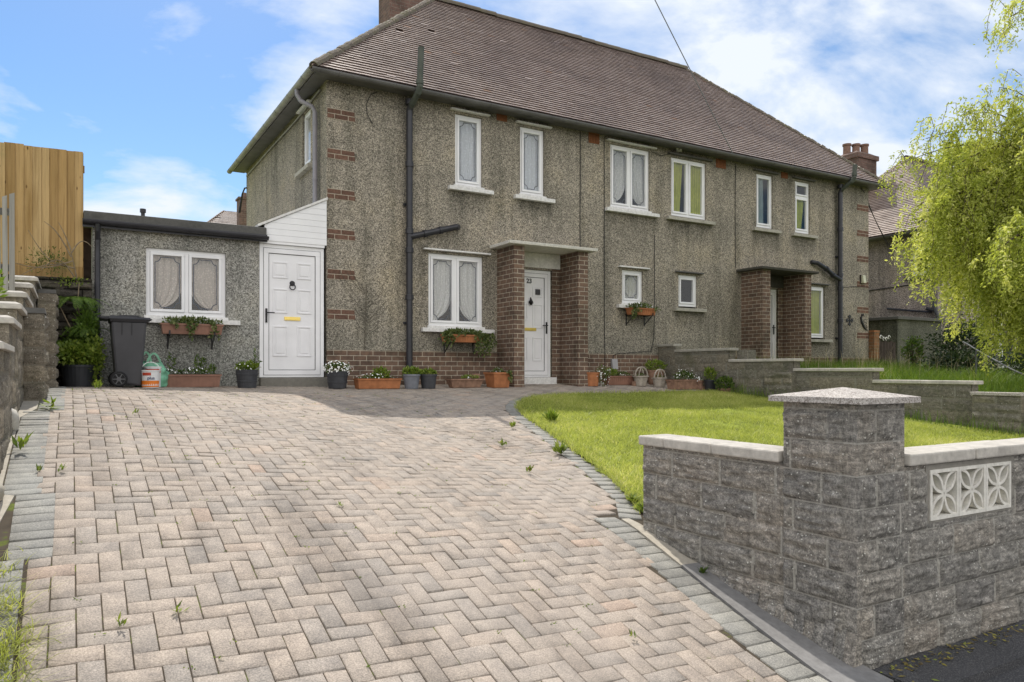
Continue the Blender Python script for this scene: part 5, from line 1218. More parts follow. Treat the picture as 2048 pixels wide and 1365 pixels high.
# ================================================================== PLANTERS
def trough(name, label, x0, x1, y0, y1, z0, h, mat, flare=.02, group=None, ribs=True, raise_=0.0):
    t = thing(name, label, 'planter', ((x0 + x1) / 2, (y0 + y1) / 2, z0), group)
    mb = MB(); mb.frustum((x0 + flare, x1 - flare, y0 + flare, y1 - flare), (x0, x1, y0, y1), z0 + .001, z0 + h)
    mb.frustum((x0 - .010, x1 + .010, y0 - .010, y1 + .010), (x0 - .012, x1 + .012, y0 - .012, y1 + .012), z0 + h - .022, z0 + h + .003)
    if ribs:
        n = int((x1 - x0) / .05)
        for i in range(1, n):
            x = x0 + (x1 - x0) * i / n; mb.hexa([(x - .006, y0 + flare * .95 - .004, z0 + .015), (x + .006, y0 + flare * .95 - .004, z0 + .015), (x + .006, y0 + flare, z0 + .015), (x - .006, y0 + flare, z0 + .015), (x - .006, y0 + .001 - .004, z0 + h - .03), (x + .006, y0 + .001 - .004, z0 + h - .03), (x + .006, y0 + .01, z0 + h - .03), (x - .006, y0 + .01, z0 + h - .03)])
    tr = mb.build('trough', mat, t); mb = MB(); mb.box(x0 + .012, x1 - .012, y0 + .012, y1 - .012, z0 + h + .0045, z0 + h + .010); mb.build('soil', 'soil', tr)
    return t
def pot(name, label, c, r0, r1, h, mat, group=None, square=False, rim=.012, bands=0):
    t = thing(name, label, 'planter', c, group); mb = MB()
    seg = 4 if square else 26; k = 1.27 if square else 1
    prof = [(0, .001), (r0 * k, .001), (r1 * k, h - .03), (r1 * k + rim, h - .03), (r1 * k + rim, h), (r1 * k - .012, h), (r1 * k - .014, h - .025), (0, h - .025)]
    if bands: prof = [(0, .001), (r0, .001), (r0 + (r1 - r0) * .3, h * .3), (r0 + (r1 - r0) * .3 + .006, h * .31), (r0 + (r1 - r0) * .4 + .006, h * .40), (r0 + (r1 - r0) * .4, h * .41), (r0 + (r1 - r0) * .72, h * .70), (r0 + (r1 - r0) * .72 + .006, h * .71), (r0 + (r1 - r0) * .8 + .006, h * .80), (r0 + (r1 - r0) * .8, h * .81), (r1, h), (r1 - .015, h), (r1 - .016, h - .03), (0, h - .03)]
    mb.lathe(prof, c, seg); b = mb.build('pot', mat, t, smooth=False)
    if square: pass
    mb = MB(); mb.lathe([(0, h - .018), (r1 * .9, h - .018)], c, 12); mb.build('soil', 'soil', b); return t
def trail(parent, c, n, drop, spread, mat='leaf_trail', L=.05):
    Vs = []; Fs = []; o = 0
    for i in range(n):
        x = c[0] + rng.uniform(-spread, spread); d = rng.uniform(.35, 1) * drop; m = int(d / .012) + 4; t = np.linspace(0, 1, m); ph = rng.random() * 6
        P = np.stack([x + .04 * np.sin(t * 5 + ph), c[1] - .02 - .03 * np.sin(t * 3), c[2] - d * t + .03 * np.sin(t * 3.1)], -1)
        V, F = leaf_quads(P, rdir(m) * .9 + np.array([0, -.3, -.3]), rdir(m), L, L * .75); Vs.append(V); Fs.append(F + o); o += len(V)
    V = np.concatenate(Vs); F = np.concatenate(Fs); return arr_mesh('trailing_stems', V, F, mat, parent, rnd=rng.random(len(F)))
G1 = 'window boxes hung under the ground floor windows'
def window_box(label, x0, x1, zt, h, mat, y0=-.285, y1=-.09, tr=((0.5, 4, .2, .1),), n=420, drop_z=.0):
    t = trough('window_box', label, x0, x1, y0, y1, zt - h, h, mat, .022, G1)
    foliage('plant', 'leaf_trail', t, ((x0 + x1) / 2, (y0 + y1) / 2, zt + .03), ((x1 - x0) / 2 + .03, .10, .075), n, .05, .03, .6)
    for fx, k, d, s in tr: trail(t, (x0 + (x1 - x0) * fx, y0 - .005, zt + .02), k, d, s)
    for fx in (.13, .86):
        mb = MB(); x = x0 + (x1 - x0) * fx; mb.box(x - .011, x + .011, y0 + .0, -.012, zt - h - .012, zt - h - .001); mb.box(x - .011, x + .011, -.012, -.003, zt - h - .22, zt - h + .02); mb.bar((x, -.012, zt - h - .19), (x, y0 + .03, zt - h - .014), .014, .012, up=(1, 0, 0)); mb.box(x - .011, x + .011, y0 - .008, y0 - .002, zt - h - .012, zt - h + .05)
        mb.build('bracket', 'black_iron', t)
    return t
window_box('long brown window box under the extension window, with wispy trailing greenery', -2.55, -1.69, .955, .155, 'brown_plastic', tr=((.5, 4, .30, .06), (.85, 2, .38, .03), (.2, 2, .1, .05)), n=520)
wb2 = window_box('orange window box under the double window, hung with thick trailing ivy at both ends', 2.07, 2.88, .905, .135, 'terracotta', tr=((.0, 9, .26, .12), (1.02, 16, .42, .22), (.3, 2, .10, .08)), n=700)
window_box('small orange window box under the little leaded window', 6.33, 7.00, 1.57, .14, 'terracotta', tr=((.1, 5, .26, .1), (.95, 2, .1, .05)), n=300)
zh = lambda x, y: float(zg(x, y))
# ground planters, left to right
t = trough('planter_trough', 'long dull brown trough on the ground under the extension window, with small white flowers', -2.56, -1.75, -.45, -.24, zh(-2.1, -.3), .185, 'brown_plastic')
foliage('plant', 'leaf_green', t, (-2.15, -.33, .22), (.36, .09, .05), 260, .04, .02); petals('flowers', t, (-2.2, -.36, .25), (.34, .08, .05), 46, .024)
for x, h in ((-2.42, .34), (-2.05, .30), (-1.98, .26), (-1.85, .15)): foliage('tall_plant', 'leaf_green', t, (x, -.30, .2 + h / 2), (.05, .05, h / 2), 70, .045, .02, 1.0)
t = pot('barrel_planter', 'black half-barrel pot to the left of the extension door', (-1.37, -.45, zh(-1.37, -.5)), .135, .165, .28, 'barrel_black', bands=1); foliage('plant', 'leaf_lime', t, (-1.37, -.45, .30), (.17, .15, .08), 420, .05, .025); petals('flowers', t, (-1.42, -.5, .31), (.17, .14, .06), 34)
foliage('tall_plant', 'leaf_green', t, (-1.22, -.42, .42), (.06, .05, .16), 60, .05, .02, 1.0)
t = pot('barrel_planter', 'black half-barrel pot full of white flowers by the house corner', (.03, -.5, zh(.03, -.5)), .14, .175, .28, 'barrel_black', bands=1); foliage('plant', 'leaf_green', t, (.03, -.5, .28), (.21, .17, .11), 460, .045, .02); petals('flowers', t, (.03, -.52, .29), (.24, .19, .12), 190, .026)
t = trough('planter_trough', 'bright terracotta trough left of the black soil pipe', .30, 1.04, -.74, -.50, zh(.6, -.6), .165, 'terracotta', ribs=False); foliage('plant', 'leaf_lime', t, (.72, -.62, .18), (.17, .1, .12), 420, .05, .025); foliage('small_plants', 'leaf_green', t, (.64, -.62, .13), (.36, .1, .05), 240, .035, .02); petals('flowers', t, (.66, -.66, .15), (.36, .10, .06), 54)
t = pot('zinc_bucket', 'pale grey bucket pot, left one of the pair beside the soil pipe', (1.24, -.70, zh(1.24, -.7)), .11, .14, .245, 'zinc'); foliage('plant', 'leaf_lime', t, (1.24, -.70, .22), (.17, .15, .085), 420, .05, .03)
t = pot('zinc_bucket', 'darker blue-grey bucket pot, right one of the pair beside the soil pipe', (1.55, -.70, zh(1.55, -.7)), .115, .14, .245, 'zinc'); t.children[0].data.materials[0] = MAT['barrel_black']; foliage('plant', 'leaf_lime', t, (1.55, -.70, .21), (.15, .13, .065), 330, .045, .028)
t = trough('planter_trough', 'low worn terracotta trough under the orange window box', 1.97, 2.62, -.72, -.48, zh(2.3, -.6), .155, 'worn_terracotta', .055, ribs=False); foliage('plant', 'leaf_lime', t, (2.4, -.6, .125), (.2, .09, .05), 240, .035, .02); petals('flowers', t, (2.42, -.62, .13), (.17, .08, .04), 16)
mb = MB(); mb.box(2.56, 2.70, -.42, -.36, -.05, .2); tag(mb.build('clay_slab', 'worn_terracotta', None, bevel=.01), 'small clay slab leaning between the low trough and the square pot', 'slab')
t = pot('square_pot', 'square tapered terracotta pot against the left porch pillar', (2.93, -.66, zh(2.93, -.66)), .16, .20, .275, 'terracotta', square=True, rim=.02)
t.rotation_euler[2] = R(45); foliage('plant', 'leaf_trail', t, (2.93, -.66, .24), (.12, .12, .06), 120, .045, .02); trail(t, (2.90, -.86, .24), 5, .2, .05); petals('flowers', t, (2.9, -.7, .28), (.1, .1, .06), 7)
t = pot('clay_pot', 'plain orange pot hidden behind trailing white flowers, right of the porch', (5.08, -.58, zh(5.08, -.6)), .13, .15, .27, 'terracotta'); foliage('plant', 'leaf_trail', t, (5.28, -.66, .16), (.16, .1, .20), 300, .04, .018); petals('flowers', t, (5.28, -.70, .16), (.18, .12, .22), 60)
t = trough('planter_trough', 'grey-brown ribbed trough right of the porch, leafy at its left end', 5.55, 6.22, -.52, -.30, zh(5.9, -.4), .18, 'brown_plastic'); foliage('plant', 'leaf_lime', t, (5.70, -.41, .20), (.17, .09, .10), 330, .045, .02); foliage('small_plants', 'leaf_green', t, (6.0, -.41, .17), (.2, .09, .06), 150, .04, .02); petals('flowers', t, (6.0, -.45, .20), (.14, .08, .06), 10)
mb = MB(); mb.lathe([(0, 0), (.05, 0), (.06, .09), (0, .09)], (6.12, -.62, zh(6.1, -.62)), 10); tag(mb.build('clay_stone', 'worn_terracotta'), 'little worn clay stump on the path beside the ribbed trough', 'stone')
def urn(label, c, s=1.0):
    t = thing('basket_planter', label, 'planter', c); mb = MB()
    mb.lathe([(0, .001), (.10 * s, .001), (.105 * s, .02), (.135 * s, .165 * s), (.155 * s, .17 * s), (.155 * s, .19 * s), (.13 * s, .192 * s), (.12 * s, .17 * s), (0, .165 * s)], c, 18); b = mb.build('pot', 'stone_urn', t)
    mb = MB(); H = .19 * s
    for sx in (-1, 1):
        P = [(c[0] + sx * .15 * s * (1 - t_ ** 1.6), c[1] - .02, c[2] + H + .165 * s * (1 - (1 - t_) ** 2.0)) for t_ in np.linspace(0, 1, 9)]; mb.tube(P, .014 * s, 6)
        mb.tube([(c[0] + sx * .06 * s, c[1] - .02, c[2] + H - .01), (c[0] + sx * .05 * s, c[1] - .02, c[2] + H + .06 * s), (c[0] + sx * .01 * s, c[1] - .02, c[2] + H + .155 * s)], .011 * s, 6)
    mb.build('basket_handle', 'stone_urn', b); foliage('plant', 'leaf_green', t, (c[0], c[1], c[2] + H), (.09 * s, .09 * s, .05), 90, .035, .018); return t
urn('stone basket-handled planter, left one of the two by the boundary wall', (6.24, -.68, zh(6.24, -.68)), 1.08); urn('stone basket-handled planter, right one of the two by the boundary wall', (6.52, -.92, zh(6.5, -.92)), 1.0)
t = pot('clay_pot', 'raised pot with bushy yellow-green plant behind the stone basket planters', (6.86, -.42, zh(6.86, -.4)), .14, .18, .30, 'worn_terracotta'); foliage('plant', 'leaf_lime', t, (6.86, -.42, .36), (.26, .2, .12), 520, .05, .022)
t = trough('planter_trough', 'pinkish ribbed trough with white flowers in front of the boundary wall', 6.36, 7.02, -1.52, -1.30, zh(6.7, -1.4), .19, 'worn_terracotta', .02); foliage('plant', 'leaf_green', t, (6.75, -1.4, .13), (.28, .1, .12), 480, .045, .018); petals('flowers', t, (6.78, -1.42, .17), (.30, .11, .13), 64, .022)
t = pot('clay_pot', 'small pot with a few white flowers standing on bricks by the boundary wall', (7.05, -1.52, zh(7.05, -1.5) + .075), .055, .07, .11, 'worn_terracotta'); petals('flowers', t, (7.02, -1.52, .09), (.12, .07, .05), 22); foliage('plant', 'leaf_green', t, (7.05, -1.52, .06), (.08, .07, .05), 60, .035, .016)
mb = MB(); z = zh(7.05, -1.5); mb.box(6.98, 7.20, -1.60, -1.44, z - .02, z + .074, r=.4); tag(mb.build('loose_brick', 'worn_terracotta', None, bevel=.006), 'loose brick under the small flower pot', 'brick')
t = pot('black_pot', 'black pot with a bright lime plant against the boundary wall', (7.12, -1.72, zh(7.1, -1.75)), .095, .115, .22, 'black_pot'); foliage('plant', 'leaf_lime', t, (7.12, -1.72, .19), (.13, .12, .13), 360, .055, .02, 1.0)
t = pot('clay_pot', 'low pot overgrown by a leafy green plant at the lawn corner', (7.10, -2.12, zh(7.1, -2.1) - .03), .10, .12, .12, 'worn_terracotta'); foliage('plant', 'leaf_green', t, (7.06, -2.14, .0), (.20, .2, .15), 420, .06, .03)
t = pot('black_pot', 'big black pot with a spreading green bush beside the bin', (-3.62, -.62, .03), .165, .205, .30, 'black_pot'); foliage('bush', 'leaf_lime', t, (-3.66, -.64, .47), (.33, .26, .19), 2000, .055, .035, .2, .3); foliage('side_shoots', 'leaf_lime', t, (-3.44, -.62, .42), (.17, .2, .38), 900, .05, .03, .2, .3)
# fern and bare shoots in the rubble wall
def fern(label, c, n, L, seed, mat='leaf_fern'):
    t = thing('fern', label, 'fern', c); rs = np.random.default_rng(seed); Vs = []; Fs = []; o = 0
    for i in range(n):
        az = rs.uniform(-math.pi * .95, -.05 * math.pi); l = L * rs.uniform(.65, 1.1); tt = np.linspace(.08, 1, 30); out = l * tt * .85; z = l * (.62 * tt - .75 * tt ** 2.4)
        C = np.stack([c[0] + out * math.cos(az), c[1] + .65 * out * math.sin(az), c[2] + z], -1); T = np.gradient(C, axis=0); T /= np.linalg.norm(T, axis=1, keepdims=True); S = np.cross(T, np.array([0, 0, 1.0])); S /= np.linalg.norm(S, axis=1, keepdims=True); Nn = np.cross(S, T)
        pl = .19 * l * np.sin(np.pi * np.clip(tt * .93 + .07, 0, 1)) ** .8 * (1 - .4 * tt) + .01
        for s in (-1, 1):
            V, F = leaf_quads(C, S * s * .92 + T * .5 - Nn * .18, Nn, pl, .011); Vs.append(V); Fs.append(F + o); o += len(V)
    V = np.concatenate(Vs); F = np.concatenate(Fs); arr_mesh('frond', V, F, mat, t, rnd=rng.random(len(F))); return t
fern('large bright fern growing out of the rubble wall beside the extension', (-3.62, -.22, 1.18), 22, .58, 1); fern('darker lower fern hanging in the corner behind the bin', (-3.50, -.28, .78), 16, .48, 2); fern('smaller fern growing low on the rubble wall behind the black pot', (-3.95, -.25, .62), 11, .32, 4)
t = thing('wall_shrub', 'leafy green self-seeded shrub climbing the corner between the rubble wall and the bin', 'shrub', (-3.52, -.4, .05)); foliage('foliage', 'leaf_fern', t, (-3.50, -.36, .85), (.16, .16, .42), 1300, .06, .022, .4, .25); foliage('lower_foliage', 'leaf_green', t, (-3.62, -.34, .62), (.26, .14, .30), 900, .055, .024, .3, .25)
mb = MB(); mb.tube([(-3.56, -.30, .03), (-3.55, -.30, .6), (-3.62, -.26, 1.2), (-3.60, -.2, 1.5)], [.014, .012, .009, .005], 6); mb.tube([(-3.55, -.30, .5), (-3.75, -.3, .95), (-3.9, -.26, 1.3)], [.010, .008, .004], 6); mb.build('stems', 'twig', t)
t = thing('bare_shrub', 'leggy half-bare shrub arching in front of the timber fence', 'shrub', (-3.62, -.12, 1.5)); mb = MB()
def wig(p, q, sag, n=12): 
    p, q = Vector(p), Vector(q); return [p.lerp(q, i / n) + Vector((0, 0, sag * math.sin(math.pi * i / n))) for i in range(n + 1)]
for p, q, s in (((-3.62, -.12, 1.50), (-3.72, -.2, 2.0), .03), ((-3.70, -.2, 1.85), (-4.02, -.3, 2.30), .08), ((-3.68, -.16, 1.80), (-4.45, -.5, 1.72), -.10), ((-3.68, -.16, 1.80), (-4.2, -.4, 2.15), -.20), ((-3.70, -.2, 1.9), (-3.45, -.2, 2.02), .12), ((-3.66, -.15, 1.7), (-4.3, -.4, 1.52), .10), ((-3.7, -.2, 1.95), (-3.85, -.2, 2.32), .02), ((-3.62, -.12, 1.5), (-4.05, -.4, 1.62), .22)): mb.tube(wig(p, q, s), [.011 - .0006 * i for i in range(13)], 5)
mb.build('stems', 'twig', t); foliage('leaves', 'leaf_green', t, (-3.98, -.18, 1.78), (.32, .12, .24), 420, .04, .012, .3, .2); foliage('low_leaves', 'leaf_lime', t, (-3.7, -.25, 1.5), (.22, .12, .07), 90, .04, .02)
t = thing('wall_top_weeds', 'yellow-green weeds hanging over the left stepped wall', 'weed', (-4.35, -4.9, .75)); foliage('leaves', 'leaf_lime', t, (-4.30, -4.75, .97), (.12, .35, .16), 260, .06, .025, .6, .2); petals('flowers', t, (-4.28, -4.9, 1.02), (.1, .3, .12), 8)

# ================================================================== WEEDS AND TUFTS
def weed(label, x, y, s, n=12, mat='leaf_weed', up=.9, group='weeds rooted in the paving joints', zoff=0.0):
    s *= .8; z = zh(x, y) + .003 + zoff; P = np.tile([x, y, z], (n, 1)) + rng.normal(0, .012 * s / .08, (n, 3)) * [1, 1, 0]; P[:, 2] += rng.random(n) * s * .5
    D = rdir(n) * [1, 1, .4] + [0, 0, up]; V, F = leaf_quads(P, D, rdir(n) * .3 + [0, 0, 1], s * (.6 + .6 * rng.random(n)), s * .26)
    return tag(arr_mesh('weed', V, F, mat, None, rnd=np.clip(rng.normal(.55, .25, n), 0, 1)), label, 'weed', group)
GW = 'weeds rooted in the paving joints'
weed('tall pale weed leaning over the left grey border, nearest the left picture edge', -4.0, -6.43, .14, 9, 'leaf_lime', 1.0)
weed('flat bright weed at the foot of the left stepped wall', -3.86, -4.95, .13, 20, 'leaf_lime', .25)
weed('upright yellow weed in the paving just in front of the bin', -3.43, -2.3, .12, 16, 'leaf_lime', 1.4)
weed('largest leafy weed on the curved lawn border', .42, -6.35, .15, 46, 'leaf_weed', .8)
weed('bushy yellow weed at the lawn corner where the shadow ends', 1.33, -4.82, .17, 60, 'leaf_lime', 1.0)
weed('reddish weed clump half in the house shadow on the paving', .62, -5.1, .09, 22)
weed('low weed mat between border and end of front wall', .10, -7.85, .10, 50, 'leaf_weed', .5)
weed('yellow-green weed clinging to the end of the front wall', -.16, -8.27, .09, 40, 'leaf_lime', .9, zoff=.08)
weed('star-shaped white-green weed on the left border', -3.88, -6.9, .06, 10)
weed('pale weed beside the star-shaped one on the left border', -3.76, -6.92, .06, 10, 'leaf_lime')
weed('dark red-leaved weed near the bottom left corner of the drive', -3.52, -8.80, .055, 9)
weed('single pale three-leaved weed, bottom left of the drive', -3.29, -8.74, .06, 8, 'leaf_lime', .6)
weed('little tuft of moss-green weed at mid drive', -2.19, -7.65, .05, 9, 'leaf_lime', .4)
weed('dark pair of leaves in the joint at mid drive', -1.24, -9.45, .055, 8, 'leaf_weed', .8)
weed('weed in the joint by the left column of pavers, below the bin', -3.22, -5.07, .06, 9)
weed('small upright weed with a shadow near the lawn border', -.25, -6.85, .09, 12)
weed('leafy weed sprouting from the pavers before the curved border', .02, -5.9, .09, 16)
weed('small leafy weed at the foot of the front wall', -.28, -8.98, .06, 22, 'leaf_green', .8)
MOSS_N = 240; xs_ = rng.uniform(-3.8, .8, MOSS_N); ys2 = rng.uniform(-10.2, -1.6, MOSS_N); ug = rng.random(MOSS_N) < .5
xs_ = np.where(ug, np.round((xs_ - .012) / .1) * .1 + .012, xs_); ys2 = np.where(~ug, np.round(ys2 / .1) * .1, ys2); kk = in_poly(xs_, ys2, pave_poly); Vs = []; Fs = []; o_ = 0
for x, y in zip(xs_[kk], ys2[kk]):
    n = 5; P = np.tile([x, y, zh(x, y) - .002], (n, 1)) + rng.normal(0, .014, (n, 3)) * [1, 1, 0]; V, F = leaf_quads(P, rdir(n) * [1, 1, .3] + [0, 0, .5], rdir(n), .010 + .012 * rng.random(n), .007); Vs.append(V); Fs.append(F + o_); o_ += len(V)
V = np.concatenate(Vs); F = np.concatenate(Fs); m_ = arr_mesh('joint_moss', V, F, 'leaf_lime', None, rnd=rng.random(len(F))); tag(m_, 'tiny green moss and seedlings dotted along the paving joints', 'moss', None, 'stuff')
def tuft(label, x, y, n, h, w=.006):
    P = np.stack([x + rng.normal(0, .05, n), y + rng.normal(0, .07, n), np.zeros(n)], -1); P[:, 2] = zg(P[:, 0], P[:, 1]); V, F = blades(P, h * .55 * (.5 + .6 * rng.random(n)), np.full(n, w * .8), 4.0)
    r = np.clip(rng.normal(.5, .2, n), 0, 1); return tag(arr_mesh('grass_tuft', V, F, 'grass_blade', None, rnd=np.concatenate([r, r])), label, 'grass tuft', 'grass tufts on the left border')
tuft('grass tuft on the left border, farthest of the row at the left edge', -3.99, -8.2, 90, .09); tuft('grass tuft on the left border, second from the far end', -3.97, -8.55, 170, .12); tuft('wide grass tuft lying across the left border near the bottom edge', -3.93, -8.85, 240, .13); tuft('grass tuft on the left border cut by the bottom picture edge', -3.93, -9.05, 160, .10)
rk = MB(); 
def rock(label, c, r, mat='rock_pale'):
    n = 14; th, ph = np.meshgrid(np.linspace(0, 2 * np.pi, n), np.linspace(.02, np.pi - .02, 9)); d = np.stack([np.cos(th) * np.sin(ph), np.sin(th) * np.sin(ph), np.cos(ph)], -1); k = .75 + .5 * fbm(d[..., 0] * 1.7 + c[0], d[..., 1] * 1.7, d[..., 2] * 1.7 + 3, 3, 6)
    V = (np.array(c) + d * np.array(r) * k[..., None]).reshape(-1, 3); idx = np.arange(len(V)).reshape(9, n); F = np.stack([idx[:-1, :-1], idx[:-1, 1:], idx[1:, 1:], idx[1:, :-1]], -1).reshape(-1, 4); return tag(arr_mesh('rock', V, F, mat, None), label, 'rock')
rock('pale rough rock on the concrete strip at the left edge', (-4.12, -5.75, -.12), (.09, .13, .10)); rock('worn concrete lump on the left border lower down', (-4.12, -7.4, -.42), (.10, .16, .07), 'strip_pale')
LN = 420; lx = rng.uniform(-.1, 4.0, LN); ly = -10.03 - np.abs(rng.normal(0, .06, LN)) - .02; lz = np.full(LN, -1.318) - .004 * lx
V, F = leaf_quads(np.stack([lx, ly, lz + rng.random(LN) * .02], -1), rdir(LN) * [1, 1, .25], rdir(LN) * .4 + [0, 0, 1], .018 + .03 * rng.random(LN), .014)
tag(arr_mesh('leaf_litter', V, F, 'litter', None, rnd=rng.random(LN)), 'yellowed leaf litter and seedlings along the foot of the front wall', 'leaf litter', None, 'stuff')
# dead climber stems on the wall
t = thing('dead_climber', 'dry stems of a dead climbing plant spread on the pebbledash left of the soil pipe', 'climber', (.65, -.02, .5)); mb = MB(); rs = random.Random(12)
mb.tube(wig((.66, -.016, .62), (.70, -.016, 1.75), .02), [.007] * 13, 5)
for i in range(16):
    z = .75 + rs.random() * .95; sg = rs.choice((-1, 1)); l = rs.uniform(.2, .62); mb.tube(wig((.67, -.016, z), (.67 + sg * l * .75, -.014, z + l * rs.uniform(.5, 1.0)), -.04, 6), .003, 4)
mb.build('stems', 'stem_dead', t)
# iron ornaments on the right house
t = thing('wall_ornament', 'black iron four-lobed cross ornament on the right house wall', 'ornament', (13.86, -.01, 1.58)); mb = MB()
for a in range(4):
    c_, s_ = math.cos(a * math.pi / 2), math.sin(a * math.pi / 2); mb.bar((13.86, -.014, 1.58), (13.86 + c_ * .10, -.014, 1.58 + s_ * .10), .035, .016, up=(0, 1, 0))
    for k in (-1, 0, 1):
        x, z = 13.86 + c_ * (.10 + .02 * (k == 0)) - s_ * .03 * k, 1.58 + s_ * (.10 + .02 * (k == 0)) + c_ * .03 * k; mb.lathe([(0, -.012), (.022, -.010), (.026, 0), (.022, .008)], (x, -.014, z), 8, axis='y')
mb.build('cross', 'black_iron', t)
t = thing('wall_ornament', 'black iron bird-shaped ornament at the right corner of the house', 'ornament', (14.45, -.01, 1.5)); mb = MB()
P = [(14.40, -.02, 1.74), (14.33, -.02, 1.68), (14.36, -.02, 1.55), (14.46, -.02, 1.42), (14.58, -.02, 1.33)]; mb.tube(P, [.006, .022, .030, .026, .005], 8); mb.tube([(14.36, -.02, 1.74), (14.40, -.03, 1.75), (14.46, -.02, 1.72)], [.02, .028, .006], 8)
for k in range(4): mb.tube(wig((14.42 + .03 * k, -.02, 1.56 - .04 * k), (14.56 + .02 * k, -.02, 1.62 - .10 * k), .03, 6), .007, 5)
mb.build('bird', 'black_iron', t)
# overhead line
def dline(p, q, sag, n=20): return [Vector(p).lerp(Vector(q), i / n) - Vector((0, 0, sag * 4 * (i / n) * (1 - i / n))) for i in range(n + 1)]
mb = MB(); mb.tube(dline((9.1, -.45, 5.14), (3.3, -2.35, 9.15), .03), .011, 6); tag(mb.build('overhead_cable', 'cable_pale', None), 'single overhead cable rising from the eaves into the sky', 'cable')
for k, z in enumerate((4.98, 4.90)):
    mb = MB(); mb.tube(dline((14.3 + .1 * k, -.04, 5.10 - .06 * k), (18.3, 1.6, 3.95 - .1 * k), .12), .010, 5)
    tag(mb.build('service_cable', 'cable_black', None), ('upper' if k == 0 else 'lower') + ' of the two thin black cables sagging from the right corner to the neighbouring house', 'cable', 'cables between the two houses')

# ================================================================== NEIGHBOURING HOUSE (right, beyond)
NX, NY, NZ = 18.5, .35, 4.45
nb = thing('neighbouring_house', 'neighbouring pinkish pebbledash house with hipped roof and chimney, half hidden by the weeping tree', 'house', (22, 0, 0))
NB = 6.05
mb = MB(); wall_with_openings(mb, 'x', NX, NY, NB, -.5, NZ + .2, [(.55, 1.12, 3.12, 4.05)], .14)
mb.face([(NX, NY, -.5), (30, NY, -.5), (30, NY, NZ + .2), (NX, NY, NZ + .2)]); mb.face([(NX, NB, -.5), (30, NB, -.5), (30, NB, NZ + .2), (NX, NB, NZ + .2)]); mb.face([(30, NY, -.5), (30, NB, -.5), (30, NB, NZ + .2), (30, NY, NZ + .2)])
mb.build('wall', 'pebbledash_pink', nb)
window(nb, .55, 1.12, 3.17, 4.05, 1, False, (None,), axis='x', base=NX, sill='slab_grime', hood=None)
mb = MB(); mb.box(NX + .2, NX + 1.8, NY + .2, NB - .2, 2.7, 2.8); mb.face([(NX + 1.8, NY + .1, 0), (NX + 1.8, NB - .1, 0), (NX + 1.8, NB - .1, 4.4), (NX + 1.8, NY + .1, 4.4)]); mb.build('interior_floor', 'interior', nb)
ne = .35; nzr = 7.72; rise = nzr - NZ - .05; runx = 3.05 + ne; ry = (NY + NB) / 2; runy = ry - NY + ne
HLn = math.hypot(runx, rise); mb = MB(); LDn = NB - NY + 2 * ne
tiled_slope(mb, (NX - ne, NB + ne, NZ + .05), (0, -1, 0), (runx / HLn, 0, rise / HLn), (-rise / HLn, 0, runx / HLn), LDn, lambda t: LDn / 2 * t, lambda t: LDn - LDn / 2 * t, HLn, seed=15)
HF = math.hypot(runy, rise); Lf = 30 - NX + 2 * ne
tiled_slope(mb, (NX - ne, NY - ne, NZ + .05), (1, 0, 0), (0, runy / HF, rise / HF), (0, -rise / HF, runy / HF), Lf, lambda t: runx * t, lambda t: Lf - runx * t, HF, seed=16)
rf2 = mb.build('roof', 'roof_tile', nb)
mb = MB(); A, B, C, D = (NX - ne, NY - ne, NZ + .02), (30 + ne, NY - ne, NZ + .02), (30 + ne, NB + ne, NZ + .02), (NX - ne, NB + ne, NZ + .02); E_, F_ = (NX + 3.05, ry, nzr - .03), (27, ry, nzr - .03)
for q in ([A, B, F_, E_], [C, D, E_, F_], [D, A, E_], [B, C, F_], [A, D, C, B]): mb.face(q, r=.3)
mb.build('roof_deck', 'roof_tile', rf2)
mb = MB(); ridge_line(mb, (NX + 3.0, ry, nzr + .02), (27, ry, nzr + .02), .11); ridge_line(mb, (NX - ne, NY - ne, NZ + .08), (NX + 3.05, ry, nzr + .02), .075, .105, 6, R(80), .035); mb.build('ridge_tile', 'ridge_tile', rf2)
mb = MB(); half_gutter(mb, (NX - ne - .05, NY - ne, NZ + .01), (NX - ne - .05, NB + ne, NZ + .01), .06, (-1, 0, 0)); mb.box(NX - ne, NX - .001, NY, NB, NZ - .04, NZ - .02); mb.build('gutter', 'gutter_dark', nb)
mb = MB(); mb.tube([(NX - .1, .62, 2.13), (NX - .08, .36, 2.05), (NX - .08, .30, 1.9), (NX - .08, .30, 0)], .05, 10); mb.tube([(NX - .06, 1.9, 2.22), (NX - .06, 1.1, 2.10), (NX - .06, .5, 2.02)], .03, 8); mb.tube([(NX - .08, .42, 2.45), (NX - .08, .40, 2.2), (NX - .08, .34, 2.0)], .06, 8); mb.build('waste_pipe', 'pipe_black', nb)
mb = MB(); mb.tube(dline((NX - .02, 5.9, 2.80), (NX - .02, .4, 2.93), .03), .014, 5); mb.build('wall_cable', 'cable_black', nb)
mb = MB(); x0, x1, y0, y1 = 19.55, 20.6, 3.7, 4.5; mb.box(x0, x1, y0, y1, 4.8, 7.60); c = mb.build('chimney', 'chimney_brick', rf2)
mb = MB(); mb.box(x0 - .06, x1 + .06, y0 - .06, y1 + .06, 7.60, 7.76); mb.frustum((x0 - .03, x1 + .03, y0 - .03, y1 + .03), (x0 + .15, x1 - .15, y0 + .15, y1 - .15), 7.76, 7.88); mb.build('chimney_cap', 'chimney_brick', c)
for i, (x, y) in enumerate(((19.78, 4.28), (20.06, 4.12), (20.36, 4.0))):
    mb = MB(); mb.lathe([(0, 0), (.15, 0), (.13, .05), (.125, .34), (.15, .36), (.15, .42), (.10, .42), (.10, .2), (0, .2)], (x, y, 7.80), 16); mb.build('chimney_pot', 'pot_clay', c)
